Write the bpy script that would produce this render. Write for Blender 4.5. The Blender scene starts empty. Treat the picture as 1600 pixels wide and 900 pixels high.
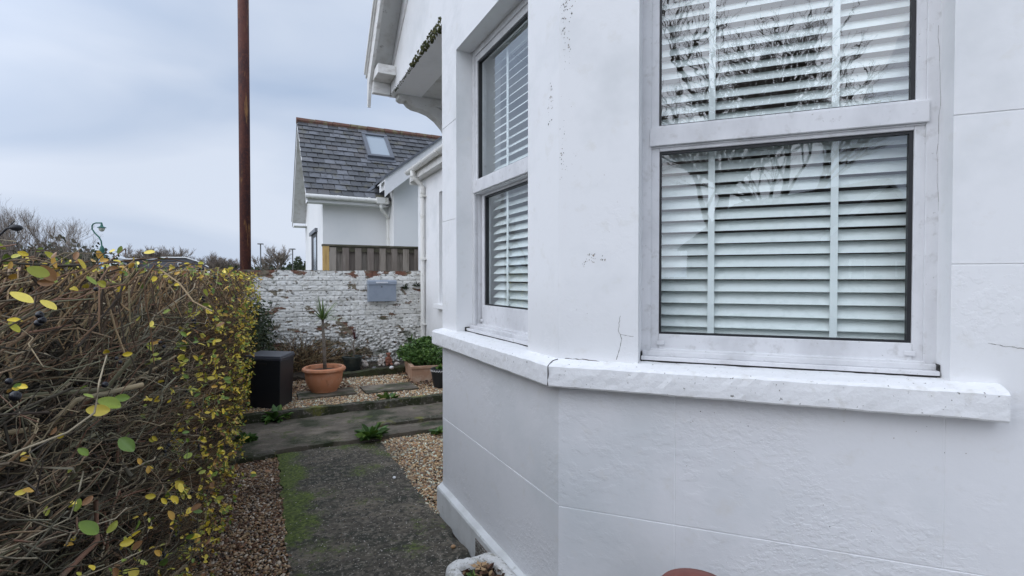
import bpy, math, random
import numpy as np
from mathutils import Vector, Matrix, noise
random.seed(7); RNG = np.random.default_rng(11)
R = math.radians
SC = bpy.context.scene; COL = SC.collection
# ------------------------------------------------------------------ camera
YAW, PITCH, CAMH, F = 26.3, 1.0, 1.45, 800.0
cam = bpy.data.cameras.new('camera'); co = bpy.data.objects.new('camera', cam); COL.objects.link(co)
cam.sensor_width = 36; cam.lens = 36*F/1600; cam.clip_start = .02; cam.clip_end = 3000
co.location = (0, 0, CAMH); co.rotation_euler = (R(90-PITCH), 0, R(-YAW)); SC.camera = co
# ------------------------------------------------------------------ world
SUN_AZ, SUN_EL = 254.0, 34.0          # compass bearing from +Y clockwise: behind the photographer
sdir = Vector((math.sin(R(SUN_AZ))*math.cos(R(SUN_EL)), math.cos(R(SUN_AZ))*math.cos(R(SUN_EL)), math.sin(R(SUN_EL))))
W = bpy.data.worlds.new('World'); SC.world = W; W.use_nodes = True
nt = W.node_tree; nt.nodes.clear()
def wn(t, **k):
    n = nt.nodes.new(t)
    for a, b in k.items(): setattr(n, a, b)
    return n
out = wn('ShaderNodeOutputWorld'); bg = wn('ShaderNodeBackground'); nt.links.new(bg.outputs[0], out.inputs[0])
bg.inputs[1].default_value = 0.1
sky = wn('ShaderNodeTexSky', sky_type='NISHITA', sun_disc=False, sun_elevation=R(SUN_EL), sun_rotation=R(SUN_AZ), dust_density=3.0)
tc = wn('ShaderNodeTexCoord')
mp = wn('ShaderNodeMapping'); mp.inputs['Scale'].default_value = (1.0, 1.0, 3.0); mp.inputs['Rotation'].default_value = (R(8), R(-14), 0)
nt.links.new(tc.outputs['Generated'], mp.inputs[0])
nz = wn('ShaderNodeTexNoise'); nz.inputs['Scale'].default_value = 1.9; nz.inputs['Detail'].default_value = 5; nz.inputs['Roughness'].default_value = .42; nz.inputs['Distortion'].default_value = .5
nt.links.new(mp.outputs[0], nz.inputs[0])
rp = wn('ShaderNodeValToRGB'); rp.color_ramp.elements[0].position = .34; rp.color_ramp.elements[1].position = .68
rp.color_ramp.elements[0].color = (3.75, 4.65, 6.2, 1); rp.color_ramp.elements[1].color = (5.9, 6.5, 7.6, 1)
nt.links.new(nz.outputs[0], rp.inputs[0])
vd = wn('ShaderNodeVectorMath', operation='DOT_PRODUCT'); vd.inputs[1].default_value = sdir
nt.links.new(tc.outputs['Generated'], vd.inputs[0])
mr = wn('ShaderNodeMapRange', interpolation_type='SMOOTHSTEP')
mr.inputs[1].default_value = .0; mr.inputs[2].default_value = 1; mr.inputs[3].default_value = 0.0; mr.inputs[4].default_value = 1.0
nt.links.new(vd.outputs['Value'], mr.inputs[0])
# sky made brighter and whiter toward the hidden sun, added to lift the walls
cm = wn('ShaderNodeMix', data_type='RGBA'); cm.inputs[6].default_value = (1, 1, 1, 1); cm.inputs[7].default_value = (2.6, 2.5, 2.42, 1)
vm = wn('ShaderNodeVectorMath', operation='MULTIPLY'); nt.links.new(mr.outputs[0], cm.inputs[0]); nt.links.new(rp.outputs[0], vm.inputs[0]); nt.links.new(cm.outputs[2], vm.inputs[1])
mx = wn('ShaderNodeMix', data_type='RGBA'); mx.inputs[0].default_value = .94
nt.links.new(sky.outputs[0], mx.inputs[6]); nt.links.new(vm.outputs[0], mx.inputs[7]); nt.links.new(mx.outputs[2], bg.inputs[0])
sl = bpy.data.lights.new('sun', 'SUN'); sl.energy = .6; sl.angle = R(80); sl.color = (1, .97, .93)
so = bpy.data.objects.new('sun', sl); COL.objects.link(so); so.rotation_euler = (-sdir).to_track_quat('-Z', 'Y').to_euler()
SC.view_settings.view_transform = 'Standard'; SC.view_settings.look = 'None'; SC.view_settings.exposure = 0.28; SC.view_settings.gamma = 1
SC.render.engine = 'CYCLES'; SC.cycles.max_bounces = 6; SC.cycles.transparent_max_bounces = 12

# ------------------------------------------------------------------ helpers
def ray(px, py):
    s, c, sp, cp = math.sin(R(YAW)), math.cos(R(YAW)), math.sin(R(PITCH)), math.cos(R(PITCH))
    a, b = (px-800)/F, -(py-450)/F
    return Vector((s*cp+a*c+b*s*sp, c*cp-a*s+b*c*sp, -sp+b*cp))
O0 = Vector((0, 0, CAMH))
def onX(px, py, x): r = ray(px, py); return O0+r*(x/r.x)
def onY(px, py, y): r = ray(px, py); return O0+r*(y/r.y)
def onZ(px, py, z): r = ray(px, py); return O0+r*((z-CAMH)/r.z)

class MB:
    def __init__(s): s.v = []; s.f = []
    def add(s, vs, fs):
        b = len(s.v); s.v += [tuple(p) for p in vs]; s.f += [tuple(b+i for i in f) for f in fs]; return s
    def box(s, x0, x1, y0, y1, z0, z1, M=None, taper=1.0):
        cx, cy = (x0+x1)/2, (y0+y1)/2
        vs = []
        for z, t in ((z0, taper), (z1, 1.0)):
            for x, y in ((x0, y0), (x1, y0), (x1, y1), (x0, y1)): vs.append(Vector((cx+(x-cx)*t, cy+(y-cy)*t, z)))
        if M: vs = [M @ p for p in vs]
        return s.add(vs, [(3, 2, 1, 0), (4, 5, 6, 7), (0, 1, 5, 4), (1, 2, 6, 5), (2, 3, 7, 6), (3, 0, 4, 7)])
    def prism(s, poly, fn, a, b):
        # poly 2D list, fn(u,v,w)->3D, extruded w from a to b
        n = len(poly)
        vs = [fn(u, v, a) for u, v in poly]+[fn(u, v, b) for u, v in poly]
        return s.add(vs, [tuple(range(n))[::-1], tuple(range(n, 2*n))]+[(i, (i+1) % n, n+(i+1) % n, n+i) for i in range(n)])
    def tube(s, pts, r, n=8, cap=True):
        pts = [Vector(p) for p in pts]; k = len(pts)
        rs = r if isinstance(r, (list, tuple)) else [r]*k
        b = len(s.v); prev = None
        for i, p in enumerate(pts):
            d = (pts[min(i+1, k-1)]-pts[max(i-1, 0)]).normalized()
            a = prev if prev is not None else (Vector((0, 0, 1)) if abs(d.z) < .9 else Vector((1, 0, 0)))
            u = (a-d*a.dot(d)).normalized(); w = d.cross(u); prev = u
            for j in range(n):
                t = 2*math.pi*j/n; s.v.append(tuple(p+(u*math.cos(t)+w*math.sin(t))*rs[i]))
        for i in range(k-1):
            for j in range(n):
                s.f.append((b+i*n+j, b+i*n+(j+1) % n, b+(i+1)*n+(j+1) % n, b+(i+1)*n+j))
        if cap: s.f.append(tuple(b+j for j in range(n))[::-1]); s.f.append(tuple(b+(k-1)*n+j for j in range(n)))
        return s
    def lathe(s, prof, c=(0, 0, 0), n=40, close=False):
        b = len(s.v); k = len(prof)
        for r, z in prof:
            for j in range(n):
                t = 2*math.pi*j/n; s.v.append((c[0]+r*math.cos(t), c[1]+r*math.sin(t), c[2]+z))
        for i in range(k-1):
            for j in range(n): s.f.append((b+i*n+j, b+i*n+(j+1) % n, b+(i+1)*n+(j+1) % n, b+(i+1)*n+j))
        s.f.append(tuple(b+j for j in range(n))[::-1]); s.f.append(tuple(b+(k-1)*n+j for j in range(n)))
        return s
    def ball(s, c, r, n=10, m=7, jit=0):
        sx, sy, sz = r if isinstance(r, (tuple, list)) else (r, r, r)
        prof = []; b = len(s.v)
        for i in range(m+1):
            th = math.pi*i/m
            for j in range(n):
                ph = 2*math.pi*j/n; q = 1+random.uniform(-jit, jit)
                s.v.append((c[0]+sx*q*math.sin(th)*math.cos(ph), c[1]+sy*q*math.sin(th)*math.sin(ph), c[2]-sz*q*math.cos(th)))
        for i in range(m):
            for j in range(n): s.f.append((b+i*n+j, b+i*n+(j+1) % n, b+(i+1)*n+(j+1) % n, b+(i+1)*n+j))
        return s
def link(name, me, mat, parent=None, smooth=False, bevel=0):
    me.materials.append(mat)
    o = bpy.data.objects.new(name, me); COL.objects.link(o)
    if parent:
        o.parent = parent
        b = Vector((0, 0, 0)); q = parent
        while q: b += q.location; q = q.parent
        o.location = -b
    if smooth: me.polygons.foreach_set('use_smooth', [True]*len(me.polygons))
    if bevel:
        m = o.modifiers.new('bevel', 'BEVEL'); m.width = bevel; m.segments = 2; m.limit_method = 'ANGLE'; m.angle_limit = R(40)
    return o
def obj(name, mb, mat, parent=None, smooth=False, bevel=0):
    me = bpy.data.meshes.new(name); me.from_pydata([tuple(p) for p in mb.v], [], mb.f); me.validate(); me.update()
    return link(name, me, mat, parent, smooth, bevel)
def npobj(name, V, Fc, mat, parent=None, smooth=False):
    me = bpy.data.meshes.new(name); n = Fc.shape[1]
    me.vertices.add(len(V)); me.vertices.foreach_set('co', V.astype(np.float32).ravel())
    me.loops.add(Fc.size); me.loops.foreach_set('vertex_index', Fc.astype(np.int32).ravel())
    me.polygons.add(len(Fc)); me.polygons.foreach_set('loop_start', np.arange(0, Fc.size, n, dtype=np.int32))
    me.polygons.foreach_set('loop_total', np.full(len(Fc), n, dtype=np.int32)); me.update(calc_edges=True); me.validate()
    return link(name, me, mat, parent, smooth)
def tag(o, label=None, cat=None, group=None, kind=None):
    if label: o['label'] = label
    if cat: o['category'] = cat
    if group: o['group'] = group
    if kind: o['kind'] = kind
    return o
def empty(name, loc, label, cat, group=None):
    o = bpy.data.objects.new(name, None); COL.objects.link(o); o.location = loc; o.empty_display_size = .1
    bpy.context.view_layer.update(); return tag(o, label, cat, group)
def fb(o):
    b = Vector((0, 0, 0)); q = o
    while q: b += q.location; q = q.parent
    return b

# ------------------------------------------------------------------ materials
def mat(name, col, rough=.8, layers=(), bumps=(), island=None, spec=.5, metal=0, extra=None, coat=0):
    """layers: (color, scale, lo, hi, (sx,sy,sz), detail); bumps: (scale, strength, distance[, stretch]); island: list of colours picked per loose piece"""
    m = bpy.data.materials.new(name); m.use_nodes = True; t = m.node_tree; N = t.nodes; L = t.links
    bs = N['Principled BSDF']; bs.inputs['Roughness'].default_value = rough; bs.inputs['Metallic'].default_value = metal
    bs.inputs['Specular IOR Level'].default_value = spec; bs.inputs['Coat Weight'].default_value = coat
    tcn = N.new('ShaderNodeTexCoord')
    def noi(scale, stretch=(1, 1, 1), det=4, off=0, ty='ShaderNodeTexNoise'):
        mpn = N.new('ShaderNodeMapping'); mpn.inputs['Scale'].default_value = stretch; mpn.inputs['Location'].default_value = (off, off*.7, off*.3)
        L.new(tcn.outputs['Object'], mpn.inputs[0]); n = N.new(ty); n.inputs['Scale'].default_value = scale
        if ty == 'ShaderNodeTexNoise': n.inputs['Detail'].default_value = det; n.inputs['Roughness'].default_value = .6
        L.new(mpn.outputs[0], n.inputs[0]); return n
    def rgba(c): return tuple(c)+(1,) if len(c) == 3 else c
    cur = None
    if island:
        g = N.new('ShaderNodeNewGeometry'); r = N.new('ShaderNodeValToRGB'); r.color_ramp.interpolation = 'CONSTANT'
        e = r.color_ramp.elements; k = len(island)
        while len(e) < k: e.new(.5)
        for i, c in enumerate(island): e[i].position = i/k; e[i].color = rgba(c)
        L.new(g.outputs['Random Per Island'], r.inputs[0]); cur = r.outputs[0]
    else:
        r = N.new('ShaderNodeRGB'); r.outputs[0].default_value = rgba(col); cur = r.outputs[0]
    for i, ly in enumerate(layers):
        c, sc, lo, hi = ly[:4]; st = ly[4] if len(ly) > 4 else (1, 1, 1); det = ly[5] if len(ly) > 5 else 5
        n = noi(sc, st, det, 3.1*i+1); q = N.new('ShaderNodeMapRange'); q.inputs[1].default_value = lo; q.inputs[2].default_value = hi
        L.new(n.outputs[0], q.inputs[0]); x = N.new('ShaderNodeMix'); x.data_type = 'RGBA'
        L.new(q.outputs[0], x.inputs[0]); L.new(cur, x.inputs[6]); x.inputs[7].default_value = rgba(c); cur = x.outputs[2]
    if extra: cur = extra(N, L, tcn, cur, noi)
    L.new(cur, bs.inputs['Base Color'])
    pn = None
    for i, b in enumerate(bumps):
        n = noi(b[0], b[3] if len(b) > 3 else (1, 1, 1), 5, 7.7*i); bp = N.new('ShaderNodeBump'); bp.inputs['Strength'].default_value = b[1]; bp.inputs['Distance'].default_value = b[2]
        hgt = n.outputs[0]
        if len(b) > 4:   # masked: only in patches
            k = noi(b[4], (1, 1, 1), 3, 2.2*i+5); q = N.new('ShaderNodeMapRange'); q.inputs[1].default_value = .48; q.inputs[2].default_value = .62
            L.new(k.outputs[0], q.inputs[0]); mu = N.new('ShaderNodeMath'); mu.operation = 'MULTIPLY'
            cl = N.new('ShaderNodeMapRange'); cl.inputs[1].default_value = .46; cl.inputs[2].default_value = .58; L.new(hgt, cl.inputs[0])
            L.new(cl.outputs[0], mu.inputs[0]); L.new(q.outputs[0], mu.inputs[1]); hgt = mu.outputs[0]
        L.new(hgt, bp.inputs['Height'])
        if pn: L.new(pn, bp.inputs['Normal'])
        pn = bp.outputs[0]
    if pn: L.new(pn, bs.inputs['Normal'])
    return m
M_render = mat('white_render', (.80, .80, .80), .55, [((.66, .67, .67), 2.2, .5, .75), ((.72, .71, .68), 14, .58, .8)],
               [(9, .16, .005), (70, .12, .0012), (22, .30, .0025, (1, 1, 1), 1.7)])
M_rendlow = mat('white_render_lower', (.80, .80, .81), .5, [((.68, .70, .71), 1.6, .5, .75), ((.74, .73, .71), 14, .58, .8)],
               [(7, .28, .007), (60, .18, .0014), (38, .42, .003, (1, 1, 1.4), 1.6), (13, .28, .0035, (1, 1, 1.5), 2.6)])
M_sill = mat('painted_stone_sill', (.82, .82, .82), .6, [((.70, .69, .66), 22, .56, .74), ((.25, .24, .22), 75, .655, .69)],
             [(28, .5, .006), (120, .4, .002)])
M_plinth = mat('painted_plinth', (.70, .71, .70), .7, [((.50, .50, .47), 5, .45, .8), ((.3, .31, .26), 12, .62, .8)], [(30, .5, .005), (90, .3, .002)])
M_upvc = mat('white_upvc', (.70, .70, .71), .38, [((.55, .55, .56), 5, .45, .72, (1, 1, .6)), ((.50, .49, .48), 26, .56, .78), ((.36, .35, .33), 90, .66, .76)], [(60, .05, .001)])
M_black = mat('black_gasket', (.012, .012, .014), .5)
M_dark = mat('dark_gap', (.03, .028, .026), .9)
M_crack = mat('crack_line', (.16, .14, .12), .9)
M_fleck = mat('bare_paint_fleck', (.2, .17, .15), .9, island=[(.10, .09, .08), (.30, .24, .2), (.2, .19, .17), (.42, .38, .34)])
M_slat = mat('mint_white_slat', (.87, .91, .895), .42, [((.74, .79, .77), 30, .5, .8)])
M_tape = mat('blind_tape', (.86, .90, .89), .8, bumps=[(300, .3, .001)])
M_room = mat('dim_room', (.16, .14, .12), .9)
M_woodw = mat('white_painted_wood', (.74, .73, .70), .55, [((.50, .47, .43), 9, .52, .75, (1, 1, 2.5)), ((.13, .12, .11), 40, .68, .72)], [(30, .2, .002)])
M_soffit = mat('soffit_board', (.60, .60, .58), .7, [((.42, .40, .36), 7, .5, .75), ((.2, .19, .17), 26, .64, .74)], [(40, .3, .002)])
M_moss = mat('moss', (.055, .065, .018), .95, [((.12, .11, .04), 30, .45, .6), ((.03, .035, .012), 60, .5, .6)], [(90, .9, .01)])
M_plastic = mat('white_gutter_plastic', (.78, .77, .73), .35, [((.45, .44, .34), 9, .55, .8)])
M_slate = mat('slate', (.1, .1, .11), .42, [((.13, .12, .075), 3.2, .55, .72), ((.26, .26, .25), 24, .66, .76), ((.05, .05, .055), 6, .5, .7)], [(45, .4, .004)],
              island=[(.085, .088, .095), (.11, .114, .125), (.065, .067, .072), (.135, .14, .155), (.1, .095, .095), (.075, .078, .085), (.155, .16, .175), (.055, .057, .06)])
M_ridge = mat('terracotta_ridge', (.17, .085, .06), .85, [((.20, .19, .10), 6, .5, .65), ((.1, .06, .05), 14, .5, .7)], [(30, .4, .006)])
M_lead = mat('grey_metal_frame', (.12, .13, .15), .4)
M_nbwall = mat('smooth_white_render', (.80, .80, .79), .75, [((.72, .73, .73), 1.0, .45, .8)], [(60, .2, .002)])
M_fence = mat('weathered_fence_board', (.2, .18, .15), .85, [((.15, .125, .10), 5, .45, .7, (6, 6, .5)), ((.28, .25, .21), 7, .56, .75, (5, 5, .4))], [(20, .5, .004, (6, 6, .4))],
              island=[(.27, .235, .20), (.21, .18, .155), (.31, .275, .235), (.24, .215, .185), (.18, .15, .13)])
M_post = mat('fresh_timber_post', (.50, .33, .12), .75, [((.36, .22, .08), 6, .5, .7, (5, 5, .5))], [(20, .3, .003, (5, 5, .4))])
M_rust = mat('rusty_steel', (.085, .024, .015), .8, [((.045, .013, .012), 7, .45, .62, (1, 1, .35)), ((.26, .13, .045), 15, .58, .68, (1, 1, .18)), ((.03, .012, .012), 22, .6, .7, (1, 1, .4)), ((.12, .035, .018), 30, .5, .7)], [(60, .4, .004)])
M_terra = mat('terracotta', (.58, .24, .12), .75, [((.62, .33, .21), 7, .5, .7), ((.28, .11, .06), 12, .56, .75)], [(40, .2, .003)])
M_dterra = mat('dark_red_clay', (.20, .055, .038), .55, [((.14, .04, .03), 12, .5, .7)], [(40, .2, .002)])
M_binm = mat('charcoal_plastic', (.012, .013, .016), .5, bumps=[(40, .5, .002, (6, 6, .3))])
M_binlid = mat('charcoal_plastic_lid', (.055, .058, .072), .4, bumps=[(60, .2, .001)])
M_dpot = mat('dark_green_pot', (.025, .033, .03), .5, [((.06, .065, .05), 9, .52, .7)], [(40, .2, .002)])
M_stonew = mat('rough_white_stone', (.72, .71, .68), .85, [((.36, .34, .28), 30, .52, .66), ((.14, .13, .09), 60, .6, .7)], [(60, .9, .012), (160, .6, .004)])
M_soil = mat('dark_soil', (.035, .026, .018), .95, [((.07, .05, .032), 30, .5, .65), ((.03, .045, .015), 9, .58, .7)], [(60, .9, .02)])
M_box = mat('grey_painted_metal', (.27, .31, .37), .38, [((.22, .26, .31), 14, .5, .8)])
M_ornw = mat('weathered_white_stone_ornament', (.55, .50, .45), .9, [((.3, .22, .16), 30, .5, .65)], [(60, .6, .006)])
M_orn = mat('red_clay_ornament', (.26, .10, .06), .85, [((.14, .07, .05), 30, .5, .65)], [(60, .5, .006)])
peb = [(.30, .20, .11), (.42, .32, .21), (.22, .13, .08), (.55, .50, .42), (.36, .26, .17), (.16, .11, .08), (.48, .36, .22), (.27, .25, .23), (.34, .19, .10), (.62, .58, .52), (.20, .16, .12), (.40, .29, .18)]
M_peb = mat('pebbles', (1, 1, 1), .55, [((.14, .11, .07), 2.2, .5, .85)], island=[(min(.75, a*1.45), b*1.38, c*1.25) for a, b, c in peb])
M_pebd = mat('dark_pebbles', (1, 1, 1), .5, [((.06, .042, .028), 3.0, .5, .72)], island=[(a*1.05, b*.95, c*.85) for a, b, c in peb])  # same pebble palette, darker and browner overall
M_litter = mat('leaf_litter', (1, 1, 1), .8, island=[(.16, .08, .045), (.10, .05, .03), (.22, .13, .07), (.07, .04, .025), (.30, .2, .1)])
M_bark = mat('hedge_bark', (1, 1, 1), .85, [((.25, .24, .17), 6, .52, .7), ((.08, .065, .045), 13, .54, .74)],
             island=[(.20, .125, .07), (.33, .23, .14), (.13, .09, .055), (.42, .33, .20), (.25, .20, .12), (.26, .14, .09), (.50, .42, .29), (.18, .17, .10), (.30, .28, .18), (.06, .045, .03), (.08, .055, .035), (.045, .038, .025), (.11, .08, .05), (.05, .035, .025)])  # near-black tones in the mix stand in for shade between twigs
M_barkf = mat('hedge_twig_reddish', (1, 1, 1), .85, island=[(.20, .115, .06), (.30, .19, .09), (.12, .07, .04), (.34, .23, .12), (.20, .16, .08), (.07, .045, .025), (.38, .27, .15), (.05, .035, .022), (.09, .055, .03)])
M_tree = mat('winter_bark', (.075, .06, .048), .9, island=[(.20, .16, .125), (.26, .21, .17), (.14, .11, .09), (.30, .25, .20)])
M_leafy = mat('privet_leaf', (1, 1, 1), .45, [((.20, .10, .03), 45, .64, .72)],
              island=[(.78, .58, .05), (.70, .55, .07), (.50, .46, .05), (.26, .33, .05), (.82, .66, .12), (.30, .15, .06), (.12, .20, .03), (.58, .34, .06), (.38, .40, .06), (.76, .56, .06), (.18, .27, .04)])
M_leafg = mat('green_leaf', (1, 1, 1), .5, island=[(.07, .145, .027), (.10, .20, .04), (.045, .095, .02), (.15, .25, .05), (.08, .16, .04)])
M_everg = mat('evergreen_leaf', (1, 1, 1), .6, island=[(.025, .045, .014), (.04, .06, .018), (.018, .03, .012), (.06, .075, .025)])
M_berry = mat('black_berry', (.008, .008, .012), .25)
M_spike = mat('cordyline_leaf', (1, 1, 1), .5, island=[(.10, .18, .04), (.16, .24, .06), (.07, .12, .03), (.2, .26, .09)])
M_purp = mat('purple_leaf', (1, 1, 1), .5, island=[(.06, .02, .025), (.10, .035, .035), (.04, .02, .02)])
M_trunk = mat('pale_stem_bark', (.22, .185, .15), .9, [((.12, .10, .08), 30, .5, .65, (1, 1, 3))], [(60, .6, .004)])
M_lampg = mat('green_lamp_paint', (.02, .12, .09), .45)
M_blk = mat('black_lamp_paint', (.015, .015, .017), .5)
M_steel = mat('dull_steel', (.12, .12, .12), .5)
M_shed = mat('slate_grey_cladding', (.085, .085, .10), .6, [((.07, .07, .085), 1, .4, .7)])
M_white = mat('bright_white_trim', (.8, .8, .8), .6)
M_blue = mat('pale_blue_sign', (.25, .45, .70), .5)
M_hbrick = mat('dark_brick_house', (.14, .085, .065), .9, [((.08, .05, .04), 3, .4, .7)])
M_roofd = mat('dark_tiles', (.06, .05, .05), .8)

# glass: reflection grows with angle as in double glazing, slightly wavy
def glass(name, wav, dist, base, rough=.0):
    m = bpy.data.materials.new(name); m.use_nodes = True; t = m.node_tree; t.nodes.clear(); N = t.nodes; L = t.links
    o = N.new('ShaderNodeOutputMaterial'); mixn = N.new('ShaderNodeMixShader'); tr = N.new('ShaderNodeBsdfTransparent'); gl = N.new('ShaderNodeBsdfGlossy')
    tr.inputs[0].default_value = (.94, .97, .965, 1); gl.inputs['Roughness'].default_value = rough; gl.inputs[0].default_value = (.95, .98, 1, 1)
    fr = N.new('ShaderNodeLayerWeight'); fr.inputs[0].default_value = .5; pw = N.new('ShaderNodeMath'); pw.operation = 'POWER'; pw.inputs[1].default_value = 4
    L.new(fr.outputs['Facing'], pw.inputs[0])
    mm = N.new('ShaderNodeMath'); mm.operation = 'MULTIPLY_ADD'; mm.inputs[1].default_value = .85; mm.inputs[2].default_value = base; mm.use_clamp = True
    L.new(pw.outputs[0], mm.inputs[0]); L.new(mm.outputs[0], mixn.inputs[0]); L.new(tr.outputs[0], mixn.inputs[1]); L.new(gl.outputs[0], mixn.inputs[2]); L.new(mixn.outputs[0], o.inputs[0])
    if wav:
        tcn = N.new('ShaderNodeTexCoord'); n = N.new('ShaderNodeTexNoise'); n.inputs['Scale'].default_value = wav; n.inputs['Detail'].default_value = 2
        b = N.new('ShaderNodeBump'); b.inputs['Strength'].default_value = .5; b.inputs['Distance'].default_value = dist
        L.new(tcn.outputs['Object'], n.inputs[0]); L.new(n.outputs[0], b.inputs['Height']); L.new(b.outputs[0], gl.inputs['Normal'])
    return m
M_glass = glass('window_glass', 4, .0004, .085)
M_glassw = glass('rippled_window_glass', 11, .0006, .155)
M_skyl = mat('skylight_glass', (.33, .38, .42), .15, spec=.9)

# ------------------------------------------------------------------ ground
def sheet(name, x0, x1, y0, y1, z, m, kind='structure'):
    return tag(obj(name, MB().add([(x0, y0, z), (x1, y0, z), (x1, y1, z), (x0, y1, z)], [(0, 1, 2, 3)]), m), kind=kind)
M_grass = mat('rough_grass', (.05, .075, .022), .95, [((.09, .10, .04), .3, .45, .65), ((.035, .05, .018), 4, .5, .65)])
M_asph = mat('asphalt', (.055, .055, .056), .9, [((.075, .074, .072), 2, .45, .7)], [(120, .4, .004)])
M_pave = mat('pavement_slabs', (.22, .21, .20), .9, [((.15, .145, .14), 3, .45, .7)], [(80, .3, .003)])
def path_extra(xa, xb):
    def f(N, L, tcn, cur, noi):
        # moss creeping in from the left edge and in scattered blotches
        sx = N.new('ShaderNodeSeparateXYZ'); L.new(tcn.outputs['Object'], sx.inputs[0])
        a = N.new('ShaderNodeMapRange'); a.inputs[1].default_value = xa; a.inputs[2].default_value = xb; a.inputs[3].default_value = .27; a.inputs[4].default_value = 0
        L.new(sx.outputs[0], a.inputs[0]); n = noi(3.2, (1, 1, 1), 7, 9)
        y = N.new('ShaderNodeMapRange'); y.inputs[1].default_value = 2.2; y.inputs[2].default_value = 3.6; y.inputs[3].default_value = .25; y.inputs[4].default_value = 1; L.new(sx.outputs[1], y.inputs[0])
        ay = N.new('ShaderNodeMath'); ay.operation = 'MULTIPLY'; L.new(a.outputs[0], ay.inputs[0]); L.new(y.outputs[0], ay.inputs[1])
        s = N.new('ShaderNodeMath'); s.operation = 'ADD'; L.new(ay.outputs[0], s.inputs[0]); L.new(n.outputs[0], s.inputs[1])
        n2_ = noi(40, (1, 1, 1), 4, 3); s2_ = N.new('ShaderNodeMath'); s2_.operation = 'MULTIPLY_ADD'; s2_.inputs[1].default_value = .36; L.new(n2_.outputs[0], s2_.inputs[0]); L.new(s.outputs[0], s2_.inputs[2])
        q = N.new('ShaderNodeMapRange'); q.inputs[1].default_value = .73; q.inputs[2].default_value = .86; L.new(s2_.outputs[0], q.inputs[0])
        x = N.new('ShaderNodeMix'); x.data_type = 'RGBA'; L.new(q.outputs[0], x.inputs[0]); L.new(cur, x.inputs[6]); mc = N.new('ShaderNodeValToRGB'); mc.color_ramp.elements[0].position = .38; mc.color_ramp.elements[1].position = .62; mc.color_ramp.elements[0].color = (.035, .05, .012, 1); mc.color_ramp.elements[1].color = (.13, .17, .03, 1); L.new(noi(55, (1, 1, 1), 5, 17).outputs[0], mc.inputs[0]); L.new(mc.outputs[0], x.inputs[7])
        return x.outputs[2]
    return f
M_conc = mat('old_dark_concrete', (.070, .060, .044), .85, [((.19, .158, .115), 1.7, .47, .66, (1, 2.3, 1), 9), ((.032, .033, .022), 3.6, .48, .62, (1, 1.6, 1), 9), ((.15, .13, .10), 22, .50, .60), ((.03, .027, .02), 38, .52, .62), ((.34, .31, .26), 80, .60, .66)],
             [(45, .8, .010), (160, .7, .004), (6, .3, .02)], extra=path_extra(.12, .33))
M_conc2 = mat('old_mossy_concrete', (.125, .105, .08), .88, [((.25, .21, .16), 2.4, .48, .66, (1, 1.8, 1), 9), ((.036, .042, .018), 3.2, .48, .62, (1, 1, 1), 9), ((.07, .09, .02), 7, .58, .66, (1, 1, 1), 8), ((.25, .23, .2), 60, .64, .69)], [(45, .5, .010), (160, .5, .004)])
M_kerb = mat('mossy_kerb', (.09, .08, .062), .9, [((.035, .04, .016), 5, .42, .58), ((.17, .17, .04), 3.3, .54, .64), ((.2, .18, .15), 30, .56, .66)], [(50, .8, .012)])
sheet('ground', -900, 900, -900, 1500, -.16, M_grass)
sheet('road', -9.2, -3.6, -200, 300, -.15, M_asph)
m = MB().box(-3.6, -1.55, -200, 60, -.2, -.03); tag(obj('pavement', m, M_pave), kind='structure')
m = MB().box(-11.0, -9.2, -200, 60, -.2, -.03); tag(obj('pavement', m, M_pave), kind='structure')
m = MB().box(-1.5, 2.6, -6, 8.05, -.2, -.004); tag(obj('garden_soil', m, M_soil), kind='structure')
def slab(name, x0, x1, y0, y1, z0, z1, m, parent=None, res=.04, amp=.006, edge=.008, label=None, seed=0, kind='structure'):
    nx, ny = max(2, int((x1-x0)/res)), max(2, int((y1-y0)/res)); mb = MB()
    def P(i, j, z):
        x, y = x0+(x1-x0)*i/nx, y0+(y1-y0)*j/ny
        q = noise.noise(Vector((x*3+seed, y*3, seed)))
        ex = edge*noise.noise(Vector((x*9, y*9, 5+seed)))*2.0
        if i in (0, nx): x += ex
        if j in (0, ny): y += ex
        return (x, y, z+q*amp+(amp*.7*noise.noise(Vector((x*20, y*20, seed))) if z > z0 else 0)-(edge*.6 if (i in (0, nx) or j in (0, ny)) and z > z0 else 0))
    vs = [P(i, j, z1) for j in range(ny+1) for i in range(nx+1)]; fs = []
    for j in range(ny):
        for i in range(nx): a = j*(nx+1)+i; fs.append((a, a+1, a+nx+2, a+nx+1))
    ring = [i for i in range(nx+1)]+[j*(nx+1)+nx for j in range(1, ny+1)]+[ny*(nx+1)+i for i in range(nx-1, -1, -1)]+[j*(nx+1) for j in range(ny-1, 0, -1)]
    b = len(vs); vs += [(vs[k][0], vs[k][1], z0) for k in ring]; n = len(ring)
    for k in range(n): fs.append((ring[k], b+k, b+(k+1) % n, ring[(k+1) % n]))
    mb.add(vs, fs); o = obj(name, mb, m, parent, smooth=False); 
    if kind: o['kind'] = kind
    return o
slab('garden_path', .125, .97, -2.0, 4.60, -.06, .022, M_conc, amp=.008, edge=.014)
slab('cross_path', -.6, 2.04, 4.60, 5.57, -.05, .055, M_conc2, amp=.010, edge=.012, seed=3)
kb = slab('stone_edging', 1.0, 2.04, 4.86, 4.97, 0, .082, M_kerb, amp=.008, seed=5)
slab('stone_edging', -.5, .10, 4.50, 4.63, -.03, .060, M_kerb, amp=.012, edge=.02, seed=7)
slab('raised_kerb', -.7, 2.36, 5.555, 5.66, 0, .135, M_kerb, amp=.010, edge=.012, seed=9)
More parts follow.
